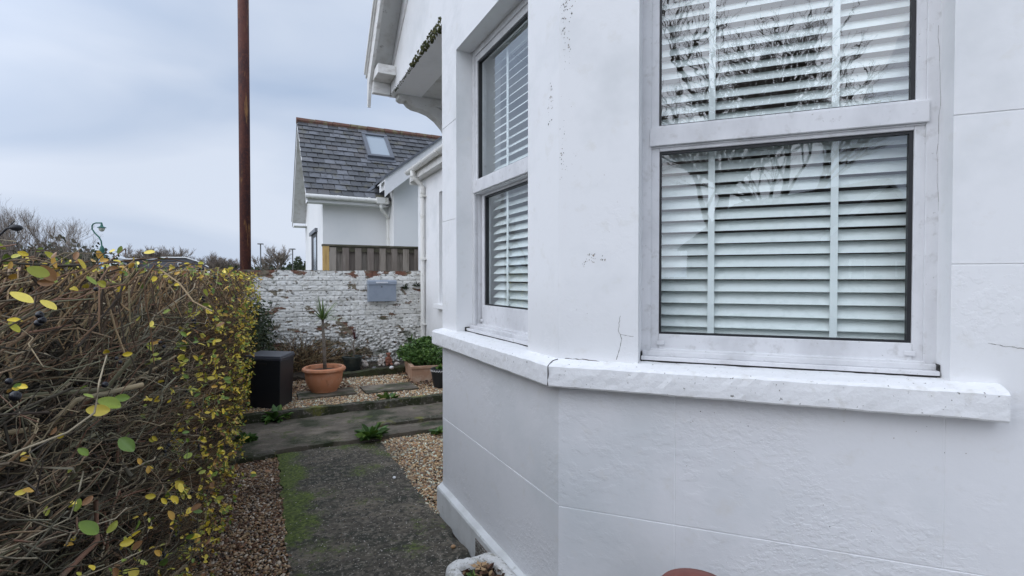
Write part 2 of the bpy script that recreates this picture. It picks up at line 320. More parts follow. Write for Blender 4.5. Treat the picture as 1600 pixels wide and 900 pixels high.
slab('planting_soil', .2, 2.36, 7.24, 8.0, 0, .17, M_soil, amp=.05, edge=.01, seed=2)
slab('mossy_border_edging', .95, 2.1, 7.12, 7.25, 0, .205, mat('mossy_border', (.04, .035, .022), .95, [((.045, .055, .018), 5, .4, .55)], [(50, .9, .02)]), amp=.025, edge=.02, seed=13)
slab('gravel_base', -.7, 2.36, 5.66, 7.2, 0, .105, M_soil, amp=.012, seed=15)
for k, (a, b, c, d) in enumerate([(.38, 1.0, 6.06, 6.42), (1.10, 1.72, 6.02, 6.42)]):
    s = slab('stepping_slab', a, b, c, d, .09, .142, M_conc2, amp=.004, edge=.006, seed=20+k, kind=None)
    tag(s, ['dark paving slab under the big terracotta pot', 'dark mossy paving slab lying in the gravel in front of the small figures'][k], 'paving slab', 'loose paving slabs in the gravel bed')

# pebbles -----------------------------------------------------------
t_ = (1+5**.5)/2
ICO = np.array([(-1, t_, 0), (1, t_, 0), (-1, -t_, 0), (1, -t_, 0), (0, -1, t_), (0, 1, t_), (0, -1, -t_), (0, 1, -t_), (t_, 0, -1), (t_, 0, 1), (-t_, 0, -1), (-t_, 0, 1)])/math.sqrt(1+t_*t_)
ICF = np.array([(0, 11, 5), (0, 5, 1), (0, 1, 7), (0, 7, 10), (0, 10, 11), (1, 5, 9), (5, 11, 4), (11, 10, 2), (10, 7, 6), (7, 1, 8), (3, 9, 4), (3, 4, 2), (3, 2, 6), (3, 6, 8), (3, 8, 9), (4, 9, 5), (2, 4, 11), (6, 2, 10), (8, 6, 7), (9, 8, 1)])
def rotm(n, tilt):
    a = RNG.uniform(0, 2*np.pi, n); b = RNG.normal(0, tilt, n); c = RNG.normal(0, tilt, n)
    ca, sa, cb, sb, cc, sc = np.cos(a), np.sin(a), np.cos(b), np.sin(b), np.cos(c), np.sin(c)
    z, o = np.zeros(n), np.ones(n)
    A = np.stack([ca, -sa, z, sa, ca, z, z, z, o], 1).reshape(n, 3, 3); B = np.stack([o, z, z, z, cb, -sb, z, sb, cb], 1).reshape(n, 3, 3); C = np.stack([cc, z, sc, z, o, z, -sc, z, cc], 1).reshape(n, 3, 3)
    return np.einsum('nij,njk,nkl->nil', B, C, A)
def pebbles(name, pts, smin, smax, m, **k):
    n = len(pts); s = RNG.uniform(smin, smax, n)*RNG.choice([.6, .8, 1, 1.3], n, p=[.25, .35, .3, .1])
    sc = np.stack([s, s*RNG.uniform(.6, .9, n), s*RNG.uniform(.35, .65, n)], 1)
    V = ICO[None]*sc[:, None]*RNG.uniform(.82, 1.12, (n, 12, 1)); V = np.einsum('nij,nkj->nki', rotm(n, .35), V)+pts[:, None]
    Fc = ICF[None]+(np.arange(n)*12)[:, None, None]
    o = npobj(name, V.reshape(-1, 3), Fc.reshape(-1, 3), m, smooth=True); return tag(o, **k)
def scatter(x0, x1, y0, y1, z, step, zj=.006):
    X, Y = np.meshgrid(np.arange(x0, x1, step), np.arange(y0, y1, step)); n = X.size
    return np.stack([X.ravel()+RNG.uniform(-.6, .6, n)*step, Y.ravel()+RNG.uniform(-.6, .6, n)*step, z+RNG.uniform(-zj, zj, n)], 1)
pebbles('gravel', scatter(-.75, .135, 1.7, 4.52, .006, .0125), .007, .013, M_pebd, label='dark gravel between the hedge and the path', cat='gravel', kind='stuff')
P = scatter(.955, 2.0, 3.0, 4.87, .012, .0135); P = P[(P[:, 0]-1.0 < (P[:, 1]-2.9)*1.2)]
pebbles('gravel', P, .008, .015, M_peb, label='pale brown gravel between the path and the bay', cat='gravel', kind='stuff')
P = scatter(-.2, 2.34, 5.66, 7.2, .118, .0165); ok = np.ones(len(P), bool)
for a, b, c, d in [(.37, 1.01, 6.05, 6.43), (1.09, 1.73, 6.01, 6.43)]: ok &= ~((P[:, 0] > a) & (P[:, 0] < b) & (P[:, 1] > c) & (P[:, 1] < d))
pebbles('gravel', P[ok], .009, .017, M_peb, label='pale gravel of the raised bed behind the cross path', cat='gravel', kind='stuff')
n = 900; P = np.stack([RNG.uniform(.15, .95, n), 1.9+2.7*RNG.uniform(0, 1, n), np.full(n, .026)], 1)
pebbles('grit', P, .0025, .0055, mat('grit', (1, 1, 1), .7, island=[(.4, .36, .3), (.22, .18, .13), (.12, .1, .08), (.55, .5, .45), (.18, .13, .08)]), label='small stones scattered over the dark path', cat='grit', kind='stuff')
M_one = mat('ochre_pebble', (.40, .24, .12), .5)
tag(obj('pebble', MB().ball(tuple(onZ(708, 854, .035)), (.014, .011, .010), jit=.04), M_one, smooth=True), 'single ochre pebble on the path beside the white stone trough', 'pebble')
tag(obj('pebble', MB().ball(tuple(onZ(616, 746, .035)), (.012, .014, .008), jit=.05), M_white, smooth=True), 'single white pebble on the middle of the dark path', 'pebble')
# leaves -------------------------------------------------------------
LV = np.array([(0, 0, 0), (.25, .17, .02), (.6, .24, .03), (.85, .13, .0), (1, 0, -.06), (.85, -.13, 0), (.6, -.24, .03), (.25, -.17, .02), (.3, 0, -.035), (.65, 0, -.045)])
LF = np.array([(0, 8, 1), (1, 8, 2), (8, 9, 2), (2, 9, 3), (9, 4, 3), (0, 7, 8), (7, 6, 8), (8, 6, 9), (6, 5, 9), (9, 5, 4)])
def leafmesh(pts, size, dirs=None, up=None, aspect=1.0, tilt=.6):
    n = len(pts); s = size if np.ndim(size) else np.full(n, size)
    if dirs is None: dirs = RNG.normal(size=(n, 3))
    d = dirs/np.linalg.norm(dirs, axis=1, keepdims=True)
    u = RNG.normal(size=(n, 3)) if up is None else up+RNG.normal(size=(n, 3))*tilt
    w = np.cross(u, d); w /= np.linalg.norm(w, axis=1, keepdims=True)+1e-9; q = np.cross(d, w)
    V = (LV[None, :, 0:1]*d[:, None]+LV[None, :, 1:2]*aspect*w[:, None]+LV[None, :, 2:3]*RNG.uniform(.3, 3, (n, 1, 1))*q[:, None])*s[:, None, None]+pts[:, None]
    return V.reshape(-1, 3), (LF[None]+(np.arange(n)*10)[:, None, None]).reshape(-1, 3)
P = scatter(-.7, .13, 1.8, 4.5, .018, .035); V, Fc = leafmesh(P, RNG.uniform(.012, .035, len(P)), dirs=RNG.normal(size=(len(P), 3))*(1, 1, .2), up=np.array([0, 0, 1.]), tilt=.5)
tag(npobj('leaf_litter', V, Fc, M_litter), 'brown leaf fragments on the gravel under the hedge', 'leaf litter', kind='stuff')
P = np.concatenate([scatter(.3, 1.0, 6.4, 7.9, .135, .04), scatter(1.75, 2.3, 6.1, 7.2, .135, .035)]); V, Fc = leafmesh(P, RNG.uniform(.03, .06, len(P)), dirs=RNG.normal(size=(len(P), 3))*(1, 1, .3), up=np.array([0, 0, 1.]), tilt=.5)
tag(npobj('leaf_litter', V, Fc, M_litter), 'fallen brown leaves between the pots and the wall', 'leaf litter', kind='stuff')

# ------------------------------------------------------------------ the white house
X0, Y0, YF, T = 1.020, 1.663, 3.037, .678
AU = R(42.7); U2 = Vector((math.sin(AU), -math.cos(AU), 0)); N2 = Vector((-math.cos(AU), -math.sin(AU), 0))
U3 = Vector((math.sin(AU), math.cos(AU), 0)); N3 = Vector((-math.cos(AU), math.sin(AU), 0))
XM = 2.05; T2 = (XM-X0)/U2.x
house = empty('white_house', (2.5, 2.5, 0), 'white rendered house with canted bay window, gable and downpipe on the right', 'house')
def fr1(u, z, w): return Vector((X0+w, Y0+u, z))                 # front face of the bay, u away from the near corner
def fr2(u, z, w): return Vector((X0, Y0, 0))+U2*u-N2*w+Vector((0, 0, z))
def fr3(u, z, w): return Vector((X0, YF, 0))+U3*u-N3*w+Vector((0, 0, z))
def panel(mb, fn, u0, u1, z0, z1, gu=(), gz=(), th=.28, gd=.0035, gw=.0028, flip=False, round0=0):
    def brk(a, b, g):
        L = [(a, 0), (b, 0)]
        for x in g:
            if a+.01 < x < b-.01: L += [(x-gw, 0), (x, 1), (x+gw, 0)]
        L.sort(); return L
    us, zs = brk(u0, u1, gu), brk(z0, z1, gz); vs = []; fs = []; nu = len(us); nz = len(zs)
    for z, dz in zs:
        for u, du in us: vs.append(fn(u, z, gd if dz else (gd*.35 if du else 0)))
    for j in range(nz-1):
        for i in range(nu-1): a = j*nu+i; fs.append((a, a+1, a+nu+1, a+nu))
    b = len(vs)
    for u, z in ((u0, z0), (u1, z0), (u1, z1), (u0, z1)): vs.append(fn(u, z, 0))
    for u, z in ((u0, z0), (u1, z0), (u1, z1), (u0, z1)): vs.append(fn(u, z, th))
    fs += [(b, b+1, b+5, b+4), (b+1, b+2, b+6, b+5), (b+2, b+3, b+7, b+6), (b+3, b, b+4, b+7), (b+4, b+5, b+6, b+7)]
    mb.add(vs, fs)
ZO, ZS, ZH = 3.02, 1.15, 2.76
O1 = (.249, 1.122); O2 = (.295, 1.200)          # openings along each face
lo = MB()
panel(lo, fr1, 0, YF-Y0, -.05, ZS-.02, gz=(.590,), gu=())
panel(lo, fr2, 0, T2, -.05, ZS-.02, gz=(.583,), gu=(.424, 1.19))
panel(lo, fr3, 0, T2, -.05, ZS-.02, gz=(.590,))
obj('bay_lower_wall', lo, M_rendlow, house)
upw = MB()
gz = (1.493, 1.93, 2.37)
panel(upw, fr1, 0, O1[0], ZS-.02, ZO+.6); panel(upw, fr1, O1[1], YF-Y0, ZS-.02, ZO+.6, gz=(1.8, 2.37)); panel(upw, fr1, O1[0], O1[1], ZH, ZO+.6)
panel(upw, fr2, 0, O2[0], ZS-.02, 4.7); panel(upw, fr2, O2[1], T2, ZS-.02, 4.7, gz=gz); panel(upw, fr2, O2[0], O2[1], ZH, 4.7)
panel(upw, fr3, 0, T2, ZS-.02, ZO)
obj('bay_upper_wall', upw, M_render, house)
# sweeps around the bay
def mitre(o):
    d = o*math.tan((math.pi/2-(math.pi/2-AU))/2)
    a = fr3(T2, 0, -o); b = Vector((X0-o, YF+d, 0)); c = Vector((X0-o, Y0-d, 0)); return a, b, c
def sweep(name, prof, m, tend, parent, amp=0, res=.025, round_end=True):
    mb = MB(); rows = []
    for o, z in prof:
        a, b, c = mitre(o); e = fr2(tend, 0, -o); row = []
        for p, q in ((a, b), (b, c), (c, e)):
            k = max(1, int((q-p).length/res)); row += [(p.lerp(q, i/k)) for i in range(k)]
        row.append(e); rows.append((row, z, o))
    n = min(len(r[0]) for r in rows)
    def resamp(r):
        k = len(r); return [r[min(k-1, round(i*(k-1)/(n-1)))] for i in range(n)]
    rr = []
    ref = rows[0][0]
    # consistent subdivision: rebuild each row with the counts of the first
    cnt = []
    a, b, c = mitre(prof[0][0]); e = fr2(tend, 0, -prof[0][0])
    for p, q in ((a, b), (b, c), (c, e)): cnt.append(max(1, int((q-p).length/res)))
    vs = []
    for o, z in prof:
        a, b, c = mitre(o); e = fr2(tend, 0, -o)
        pts = []
        for (p, q), k in zip(((a, b), (b, c), (c, e)), cnt): pts += [p.lerp(q, i/k) for i in range(k)]
        pts.append(e)
        for p in pts:
            nn = noise.noise(Vector((p.x*9, p.y*9, z*9)))*amp*1.2+noise.noise(Vector((p.x*40, p.y*40, z*40)))*amp
            vs.append((p.x-nn*.6, p.y-nn*.6, z+nn*.8))
    n = sum(cnt)+1; fs = []
    for j in range(len(prof)-1):
        for i in range(n-1): a = j*n+i; fs.append((a, a+1, a+n+1, a+n))
    fs.append(tuple(j*n+n-1 for j in range(len(prof)))); fs.append(tuple(j*n for j in range(len(prof)))[::-1])
    mb.add(vs, fs); return obj(name, mb, m, parent, smooth=False)
sweep('window_sill', [(-.02, 1.052), (.03, 1.052), (.058, 1.050), (.062, 1.056), (.062, 1.075), (.062, 1.10), (.061, 1.126), (.052, 1.135), (.03, 1.140), (.0, 1.147), (-.03, 1.1465), (-.12, 1.1465), (-.12, 1.10)], M_sill, 1.315, house, amp=.0028)
sweep('plinth', [(-.02, -.05), (.035, -.05), (.035, .15), (.030, .160), (.004, .172), (-.01, .175)], M_plinth, T2, house, amp=.003)
# air brick
ab = MB()
c0 = Vector((X0-.037, 2.31, .09))
obj('air_brick', MB().box(X0-.039, X0-.030, 2.21, 2.41, .035, .125), M_crack, house)
for i in range(9):
    for j in range(5): ab.box(X0-.043, X0-.036, 2.213+i*.022, 2.213+i*.022+.012, .040+j*.018, .040+j*.018+.009)
obj('air_brick_grid', ab, mat('dirty_air_brick', (.30, .29, .26), .9, [((.12, .11, .09), 30, .45, .6)]), house)

def window(fn, u0, u1, name, lu, lw, botz, slat_side):
    """sash window in its opening; lu/lw: extra inset and set-back of the lower sash"""
    b, t = ZS+.0, ZH
    def bar(mb, ua, ub, za, zb, wa, wb): mb.prism([(ua, za), (ub, za), (ub, zb), (ua, zb)], fn, wa, wb)
    fm = MB(); fw = .034
    bar(fm, u0-.02, u0+fw, b+.0, t+.02, .098, .175); bar(fm, u1-fw, u1+.02, b, t+.02, .098, .175)
    bar(fm, u0+fw, u1-fw, t-fw, t+.02, .098, .175); bar(fm, u0+fw, u1-fw, b, b+.030, .096, .175)
    bar(fm, u0+.004, u1-.004, b+.002, b+.016, .055, .098); bar(fm, u0-.004+.01, u1-.006, b+.016, b+.034, .078, .0975)
    w = obj('window', fm, M_upvc, house, bevel=.002)
    um = MB(); a0, a1 = u0+fw, u1-fw
    mz0, mz1 = 1.936, 2.010; st = .026
    bar(um, a0-.002, a0+st, mz0+.02, t-fw, .104, .150); bar(um, a1-st, a1+.002, mz0+.02, t-fw, .104, .150)
    bar(um, a0+st, a1-st, t-fw-.035, t-fw, .105, .150)
    bar(um, a0-.006, a1+.006, mz0+.006, mz1, .088, .152); bar(um, a0-.004, a1+.004, mz0, mz0+.006, .100, .152)
    bar(um, a0+st, a1-st, mz1, mz1+.006, .094, .12)
    obj('upper_sash', um, M_upvc, w, bevel=.0025)
    lm = MB(); l0, l1 = a0+lu, a1-lu; lt = st+.002
    bar(lm, l0-.004, l0+lt, b+.03, mz0+.01, lw, lw+.045); bar(lm, l1-lt, l1+.004, b+.03, mz0+.01, lw, lw+.045)
    bar(lm, l0+lt, l1-lt, b+.03, botz-.004, lw-.004, lw+.045); bar(lm, l0+lt, l1-lt, mz0-.012, mz0+.01, lw, lw+.045)
    bar(lm, a0, a1, b+.028, b+.042, lw-.024, lw)
    obj('lower_sash', lm, M_upvc, w, bevel=.0025)
    if lu > 0:
        tr = MB()
        for s0, s1 in ((a0, l0-.004), (l1+.004, a1)):
            bar(tr, s0, s1, b+.03, mz0, lw+.012, lw+.03); bar(tr, s0+.006, s0+.010, b+.031, mz0-.001, lw-.02, lw+.011)
        obj('sash_track', tr, M_upvc, w)
    # gaskets and panes
    for nm, (p0, p1, q0, q1, wd, mg) in {'upper': (a0+st, a1-st, mz1+.006, t-fw-.035, .112, M_glassw), 'lower': (l0+lt, l1-lt, botz-.004, mz0-.012, lw+.008, M_glass)}.items():
        g = MB(); e = .007
        bar(g, p0, p0+e, q0, q1, wd, wd+.02); bar(g, p1-e*1.6, p1, q0, q1, wd, wd+.02); bar(g, p0+e, p1-e*1.6, q0, q0+e, wd, wd+.02); bar(g, p0+e, p1-e*1.6, q1-e*1.3, q1, wd, wd+.02)
        obj('gasket', g, M_black, w)
        pm = MB(); pm.add([fn(p0+e, q0+e, wd+.010), fn(p1-e*1.6, q0+e, wd+.010), fn(p1-e*1.6, q1-e*1.3, wd+.010), fn(p0+e, q1-e*1.3, wd+.010)], [(0, 1, 2, 3)])
        obj('pane', pm, mg, w)
    for cu in (a0+.02, a1-.05):
        vc = MB(); bar(vc, cu, cu+.030, b+.055, b+.070, lw-.009, lw-.004); obj('drain_cap', vc, M_upvc, w, bevel=.0015)
    return w
window(fr2, O2[0], O2[1], 'near', .000, .106, 1.249, 1)
window(fr1, O1[0], O1[1], 'far', .022, .135, 1.305, 0)
# dark sealant gaps beside the frames
gp = MB()
gp.prism([(O2[1]-.008, ZS-.004), (O2[1]-.001, ZS-.004), (O2[1]-.001, 1.185), (O2[1]-.006, 1.18)], fr2, .066, .099)
gp.prism([(O1[1]-.020, ZS-.002), (O1[1]-.001, ZS-.002), (O1[1]-.001, 1.172), (O1[1]-.012, 1.165)], fr1, .050, .099)
gp.prism([(O2[0]+.001, ZS-.004), (O2[0]+.008, ZS-.004), (O2[0]+.001, 1.18)], fr2, .066, .099)
gp.prism([(O2[0]+.01, ZS-.004), (O2[1]-.01, ZS-.004), (O2[1]-.01, ZS+.0018), (O2[0]+.01, ZS+.0018)], fr2, .0605, .0975)
gp.prism([(O1[0]+.01, ZS-.004), (O1[1]-.01, ZS-.004), (O1[1]-.01, ZS+.0018), (O1[0]+.01, ZS+.0018)], fr1, .0605, .0975)
obj('sealant_gap', gp, M_dark, house)
# blinds: things of their own
def blind(fn, u0, u1, tapes, label, zb, tilt):
    p = fn((u0+u1)/2, zb, .24)
    b = empty('venetian_blind', p, label, 'blind', 'venetian blinds in the bay windows')
    sm = MB(); z = zb+.03; hw = .0285; ct, sn = math.cos(tilt)*hw, math.sin(tilt)*hw
    while z < ZH+.02:
        dz = random.uniform(-.0016, .0016); tl_ = tilt+random.uniform(-.035, .035); ct, sn = math.cos(tl_)*hw, math.sin(tl_)*hw
        n = 5; pr = []
        for i in range(n+1):
            q = -1+2*i/n; pr.append((.214+ct*q, z+dz+sn*q+.0022*(1-q*q)))
        poly = pr+[(a, c-.0022) for a, c in pr[::-1]]
        sm.prism(poly, lambda w, zz, u: fn(u, zz, w), u0, u1); z += .0452
    obj('slats', sm, M_slat, b)
    for tu in tapes:
        tm = MB(); tm.prism([(tu-.0115, zb), (tu+.0115, zb), (tu+.0115, ZH), (tu-.0115, ZH)], fn, .1855, .1870); obj('ladder_tape', tm, M_tape, b)
    rm = MB(); rm.prism([(u0, zb-.02), (u1, zb-.02), (u1, zb+.004), (u0, zb+.004)], fn, .215, .255); obj('bottom_rail', rm, M_slat, b)
    rm = MB(); rm.prism([(u0, ZH-.03), (u1, ZH-.03), (u1, ZH+.02), (u0, ZH+.02)], fn, .19, .285); obj('head_rail', rm, M_slat, b)
    return b
def uhit(px, py, fn, w):
    r = ray(px, py); p0 = fn(0, 0, w); u = (fn(1, 0, w)-p0); nn = u.cross(Vector((0, 0, 1)))
    t = (p0-O0).dot(nn)/r.dot(nn); return (O0+r*t-p0).dot(u)
blind(fr2, O2[0]+.03, O2[1]+.03, [uhit(1111, 400, fr2, .186), uhit(1303, 400, fr2, .186)], 'white slatted blind with two wide tapes behind the big near window', 1.215, R(44))
blind(fr1, O1[0]-.03, O1[1]-.09, [uhit(793, 380, fr1, .186), .33], 'white slatted blind seen at an angle behind the narrow far window', 1.29, R(40))
# curtain edge at the far window
# dark interior
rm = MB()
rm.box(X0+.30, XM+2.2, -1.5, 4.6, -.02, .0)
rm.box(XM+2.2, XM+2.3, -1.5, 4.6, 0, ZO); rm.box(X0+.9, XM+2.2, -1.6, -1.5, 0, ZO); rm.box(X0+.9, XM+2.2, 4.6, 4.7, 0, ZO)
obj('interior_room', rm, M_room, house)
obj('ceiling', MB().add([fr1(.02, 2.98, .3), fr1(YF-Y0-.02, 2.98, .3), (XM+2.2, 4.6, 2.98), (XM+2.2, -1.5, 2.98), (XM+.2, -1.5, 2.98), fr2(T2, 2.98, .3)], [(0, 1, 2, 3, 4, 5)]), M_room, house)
# main walls beside the bay
mw = MB()
mw.box(XM, XM+.28, fr3(T2, 0, 0).y-.02, 5.35, -.05, ZO+.3); mw.box(XM+.001, XM+.28, -6, fr2(T2, 0, 0).y+.02, -.05, 3.0)
mw.box(XM+.28, 2.37, 5.07, 5.349, -.05, ZO+.3)
obj('main_wall', mw, M_render, house)
# projecting upper gable and its soffit
YG0, YG1, ZR = -.9, 4.46, 3.20
ridge_y = (YG0+YG1)/2; zr = ZR+(YG1-ridge_y)
gm = MB(); gm.prism([(YG1, ZO), (YG1, ZR), (ridge_y, zr), (Y0, zr-(ridge_y-Y0)), (Y0, ZO+.605), (YF, ZO+.605), (YF, ZO)], lambda u, v, w: Vector((X0+w, u, v)), 0, .25)
obj('gable_wall', gm, M_render, house)
sf = MB(); sf.box(X0+.02, XM+.2, YF+.0, YG1-.01, ZO+.012, ZO+.04); sf.box(X0+.25, XM+.2, YG1-.12, YG1-.002, ZO+.002, ZO+.3)
obj('soffit', sf, M_soffit, house)
# string course line on the gable, a faint groove strip, starts at the near end and runs down along the rake
gs = MB()
gs.prism([(4.40, 3.17), (3.43, 3.86), (3.41, 3.83), (4.39, 3.145)], lambda u, v, w: Vector((X0+w, u, v)), -.004, .002)
# moss along the drip edge
ms = MB()
for i in range(420):
    u = random.uniform(3.05, 3.75)
    ms.ball((X0+random.uniform(-.004, .02), u, ZO+random.uniform(-.012, .055)*(1-.5*(u-3.05)/.7)), (random.uniform(.004, .011), random.uniform(.006, .016), random.uniform(.004, .012)), 6, 4, .25)
for i in range(160):
    u = random.uniform(3.6, 4.42); ms.ball((X0+random.uniform(-.001, .02), u, ZO+random.uniform(-.003, .01)), (random.uniform(.003, .006), random.uniform(.004, .01), random.uniform(.002, .005)), 6, 4, .25)
tag(obj('moss', ms, M_moss, house), kind='stuff')
# curved bracket
br = MB()
prof = [(1.07, 3.02), (1.07, 2.985), (1.10, 2.968), (1.135, 2.972), (1.16, 2.945), (1.20, 2.925), (1.27, 2.915), (1.34, 2.895), (1.41, 2.85), (1.47, 2.79), (1.52, 2.71), (1.57, 2.60), (1.62, 2.45), (2.05, 2.2), (2.05, 2.6), (1.75, 2.72), (1.66, 2.80), (1.58, 2.88), (1.48, 2.93), (1.40, 2.955), (2.0, 2.965), (2.0, 3.02)]
br.prism(prof, lambda u, v, w: Vector((u, w, v)), 4.33, 4.44); obj('bracket', br, M_soffit, house, bevel=.006)
# roof slab, bargeboard, soffit boxes
def rk(y): return ZR+(YG1-y)   # underside of the roof
rf = MB(); q = .82
for sgn, ya, yb in ((1, YG1+.03, ridge_y), (-1, YG0-.03, ridge_y)):
    za = rk(YG1+.03)-.0
    rf.prism([(ya, za), (ya, za+.06), (yb, zr+.10), (yb, zr+.04)], lambda u, v, w: Vector((w, u, v)), .872 if sgn > 0 else XM, 6)
obj('roof', rf, M_roofd, house)
bb = MB()
for sgn in (1,):
    e = YG1+.045 if sgn > 0 else YG0-.045
    def yy(d): return e-sgn*d
    bz = rk(YG1+.045)
    bb.prism([(yy(0), bz+.035), (yy(2.72), bz+2.755), (yy(2.72), bz+2.59), (yy(.07), bz-.06), (yy(.012), bz-.24), (yy(-.012), bz-.225)], lambda u, v, w: Vector((w, u, v)), .845, .870)
obj('bargeboard', bb, M_woodw, house, bevel=.002)
b2 = MB()
for d0, xx in ((.0, .832), (.03, .820)):
    b2.prism([(YG1+.06, rk(YG1+.06)+.03+d0), (ridge_y, zr+.09+d0), (ridge_y, zr+.125+d0), (YG1+.06, rk(YG1+.06)+.065+d0)], lambda u, v, w: Vector((w, u, v)), xx, xx+.014)
obj('verge_trim', b2, M_woodw, house)
s2 = MB(); s2.prism([(YG1-.02, rk(YG1)-.02), (ridge_y, zr-.05), (ridge_y, zr-.03), (YG1-.02, rk(YG1)+.0)], lambda u, v, w: Vector((w, u, v)), .872, X0-.002)
obj('verge_soffit', s2, M_soffit, house)
s3 = MB(); s3.box(.872, X0-.001, 4.20, 4.445, 3.115, 3.19); s3.box(.872, X0-.002, 4.40, 4.455, 3.02, 3.114)
obj('eaves_box', s3, M_woodw, house, bevel=.003)
# dark gable line (old joint)
obj('render_joint', gs, mat('render_joint', (.50, .49, .48), .8, [((.68, .67, .66), 12, .5, .6)]), house)
# flecks of missing paint and cracks
fk = MB()
def fleck(fn, u, z, s, w=-.0006):
    n = random.randint(4, 7); a0 = random.uniform(0, 6.28); vs = []
    for i in range(n):
        a = a0+2*math.pi*i/n; r = s*random.uniform(.45, 1.1); vs.append(fn(u+r*math.cos(a), z+r*math.sin(a)*1.3, w))
    fk.add(vs, [tuple(range(n))])
def cl(px0, py0, px1, py1, n, s, fn=fr2):
    for _ in range(n):
        px, py = random.uniform(px0, px1), random.uniform(py0, py1)
        u = uhit(px, py, fn, 0); r = ray(px, py); p = fn(u, 0, 0); t = Vector((p.x, p.y)).length/Vector((r.x, r.y)).length
        fleck(fn, u, CAMH+r.z*t, s*random.uniform(.4, 1.2))
for a in [(876, 0, 896, 30, 34, .0028), (878, 30, 890, 75, 18, .0028), (880, 70, 894, 100, 8, .002), (856, 130, 864, 195, 34, .0030, fr1), (875, 225, 881, 290, 20, .0022), (874, 180, 884, 225, 6, .002), (915, 396, 930, 410, 22, .0028), (938, 398, 946, 408, 8, .0025), (909, 408, 915, 420, 6, .002), (875, 0, 900, 300, 14, .0015), (880, 200, 1000, 540, 16, .0013), (1060, 640, 1460, 680, 12, .0018), (700, 120, 712, 500, 8, .002, fr1), (900, 680, 1560, 880, 14, .0016)]: cl(*a)
tag(obj('bare_flecks', fk, M_fleck, house), kind='stuff')
ck = MB()
def crack(pxs, fn, wd=.0012, w=-.0007):
    pts = []
    for px, py in pxs:
        u = uhit(px, py, fn, 0); r = ray(px, py); p = fn(u, 0, 0); t = Vector((p.x, p.y)).length/Vector((r.x, r.y)).length; pts.append((u, CAMH+r.z*t))
    fine = []
    for (a, b), (c, d) in zip(pts, pts[1:]):
        for i in range(6): fine.append((a+(c-a)*i/6+random.uniform(-1, 1)*.0015, b+(d-b)*i/6+random.uniform(-1, 1)*.0015))
    fine.append(pts[-1])
    ck = MB()
    for (a, b), (c, d) in zip(fine, fine[1:]):
        l = math.hypot(c-a, d-b)+1e-6; nx, ny = -(d-b)/l*wd*random.uniform(.3, .9), (c-a)/l*wd*random.uniform(.3, .9)
        ck.add([fn(a-nx, b-ny, w), fn(c-nx, d-ny, w), fn(c+nx, d+ny, w), fn(a+nx, b+ny, w)], [(0, 1, 2, 3)])
    obj('hairline_crack', ck, M_crack, house)
crack([(969, 494), (966, 515), (972, 530), (963, 562)], fr2); crack([(969, 522), (990, 526)], fr2, .0008)
crack([(872, 566), (884, 560), (915, 562), (950, 566), (998, 570)], fr2, .0020)
crack([(1544, 536), (1570, 541), (1600, 545)], fr2, .001); crack([(1466, 40), (1470, 150), (1464, 240), (1466, 330)], lambda u, z, w: fr2(u, z, .0), .0007)
cs = MB(); cp = mitre(.0625)[2]
cs.tube([cp+Vector((0, 0, 1.054)), cp+Vector((.002, .003, 1.075)), cp+Vector((.0, -.003, 1.10)), cp+Vector((.002, .002, 1.128)), cp+Vector((.022, .012, 1.139)), cp+Vector((.035, .022, 1.142)), cp+Vector((.055, .018, 1.1475))], [.0022, .0016, .0024, .0015, .002, .0014, .0016], 5)
obj('sill_crack', cs, M_dark, house)

# low extension with gutter and downpipe
ex = MB()
def frX(u, z, w): return Vector((2.37+w, u, z))
panel(ex, frX, 5.35, 6.3, -.05, 3.1); panel(ex, frX, 7.20, 8.3, -.05, 3.1); panel(ex, frX, 6.3, 7.20, -.05, 1.09); panel(ex, frX, 6.3, 7.20, 2.72, 3.1)
ex.box(2.65, 5, 8.15, 8.299, -.05, 3.1)
obj('extension_wall', ex, M_render, house)
wf = MB(); wf.box(2.47, 2.52, 7.14, 7.198, 1.09, 2.72); wf.box(2.47, 2.52, 6.3, 7.14, 1.09, 1.16); wf.box(2.47, 2.52, 6.3, 7.14, 2.64, 2.72)
ew = obj('side_window', wf, M_upvc, house); obj('pane', MB().add([(2.5, 6.3, 1.16), (2.5, 7.14, 1.16), (2.5, 7.14, 2.64), (2.5, 6.3, 2.64)], [(0, 1, 2, 3)]), M_glass, ew)
obj('side_sill', MB().box(2.29, 2.47, 6.25, 7.25, 1.02, 1.088), M_sill, house, bevel=.006)
rf2 = MB(); rf2.prism([(2.19, 3.195), (4.6, 4.31), (4.6, 4.36), (2.19, 3.225)], lambda u, v, w: Vector((u, w, v)), 5.35, 8.33)
obj('extension_roof', rf2, M_ridge, house)
fa = MB(); fa.box(2.235, 2.26, 5.35, 8.31, 3.04, 3.21); fa.box(2.26, 2.37, 5.35, 8.305, 3.045, 3.06); fa.prism([(2.235, 3.0), (2.235, 3.2), (2.9, 3.5), (2.9, 3.3), (2.4, 3.0)], lambda u, v, w: Vector((u, w, v)), 8.303, 8.325)
obj('fascia', fa, M_woodw, house)
gt = MB(); gp_ = []
for i in range(9):
    a = math.pi+math.pi*i/8; gp_.append((2.175+.055*math.cos(a), 3.185+.055*math.sin(a)))
for i in range(8, -1, -1):
    a = math.pi+math.pi*i/8; gp_.append((2.175+.050*math.cos(a), 3.185+.050*math.sin(a)))
gt.prism(gp_, lambda u, v, w: Vector((u, w, v)), 5.36, 8.22); gt.prism(gp_[:9], lambda u, v, w: Vector((u, w, v)), 8.22, 8.225)
for yy_ in (6.6, 7.3, 7.75): gt.prism([(2.112, 3.185), (2.118, 3.15), (2.145, 3.128), (2.175, 3.122), (2.21, 3.13), (2.235, 3.16), (2.235, 3.19)], lambda u, v, w: Vector((u, w, v)), yy_, yy_+.03)
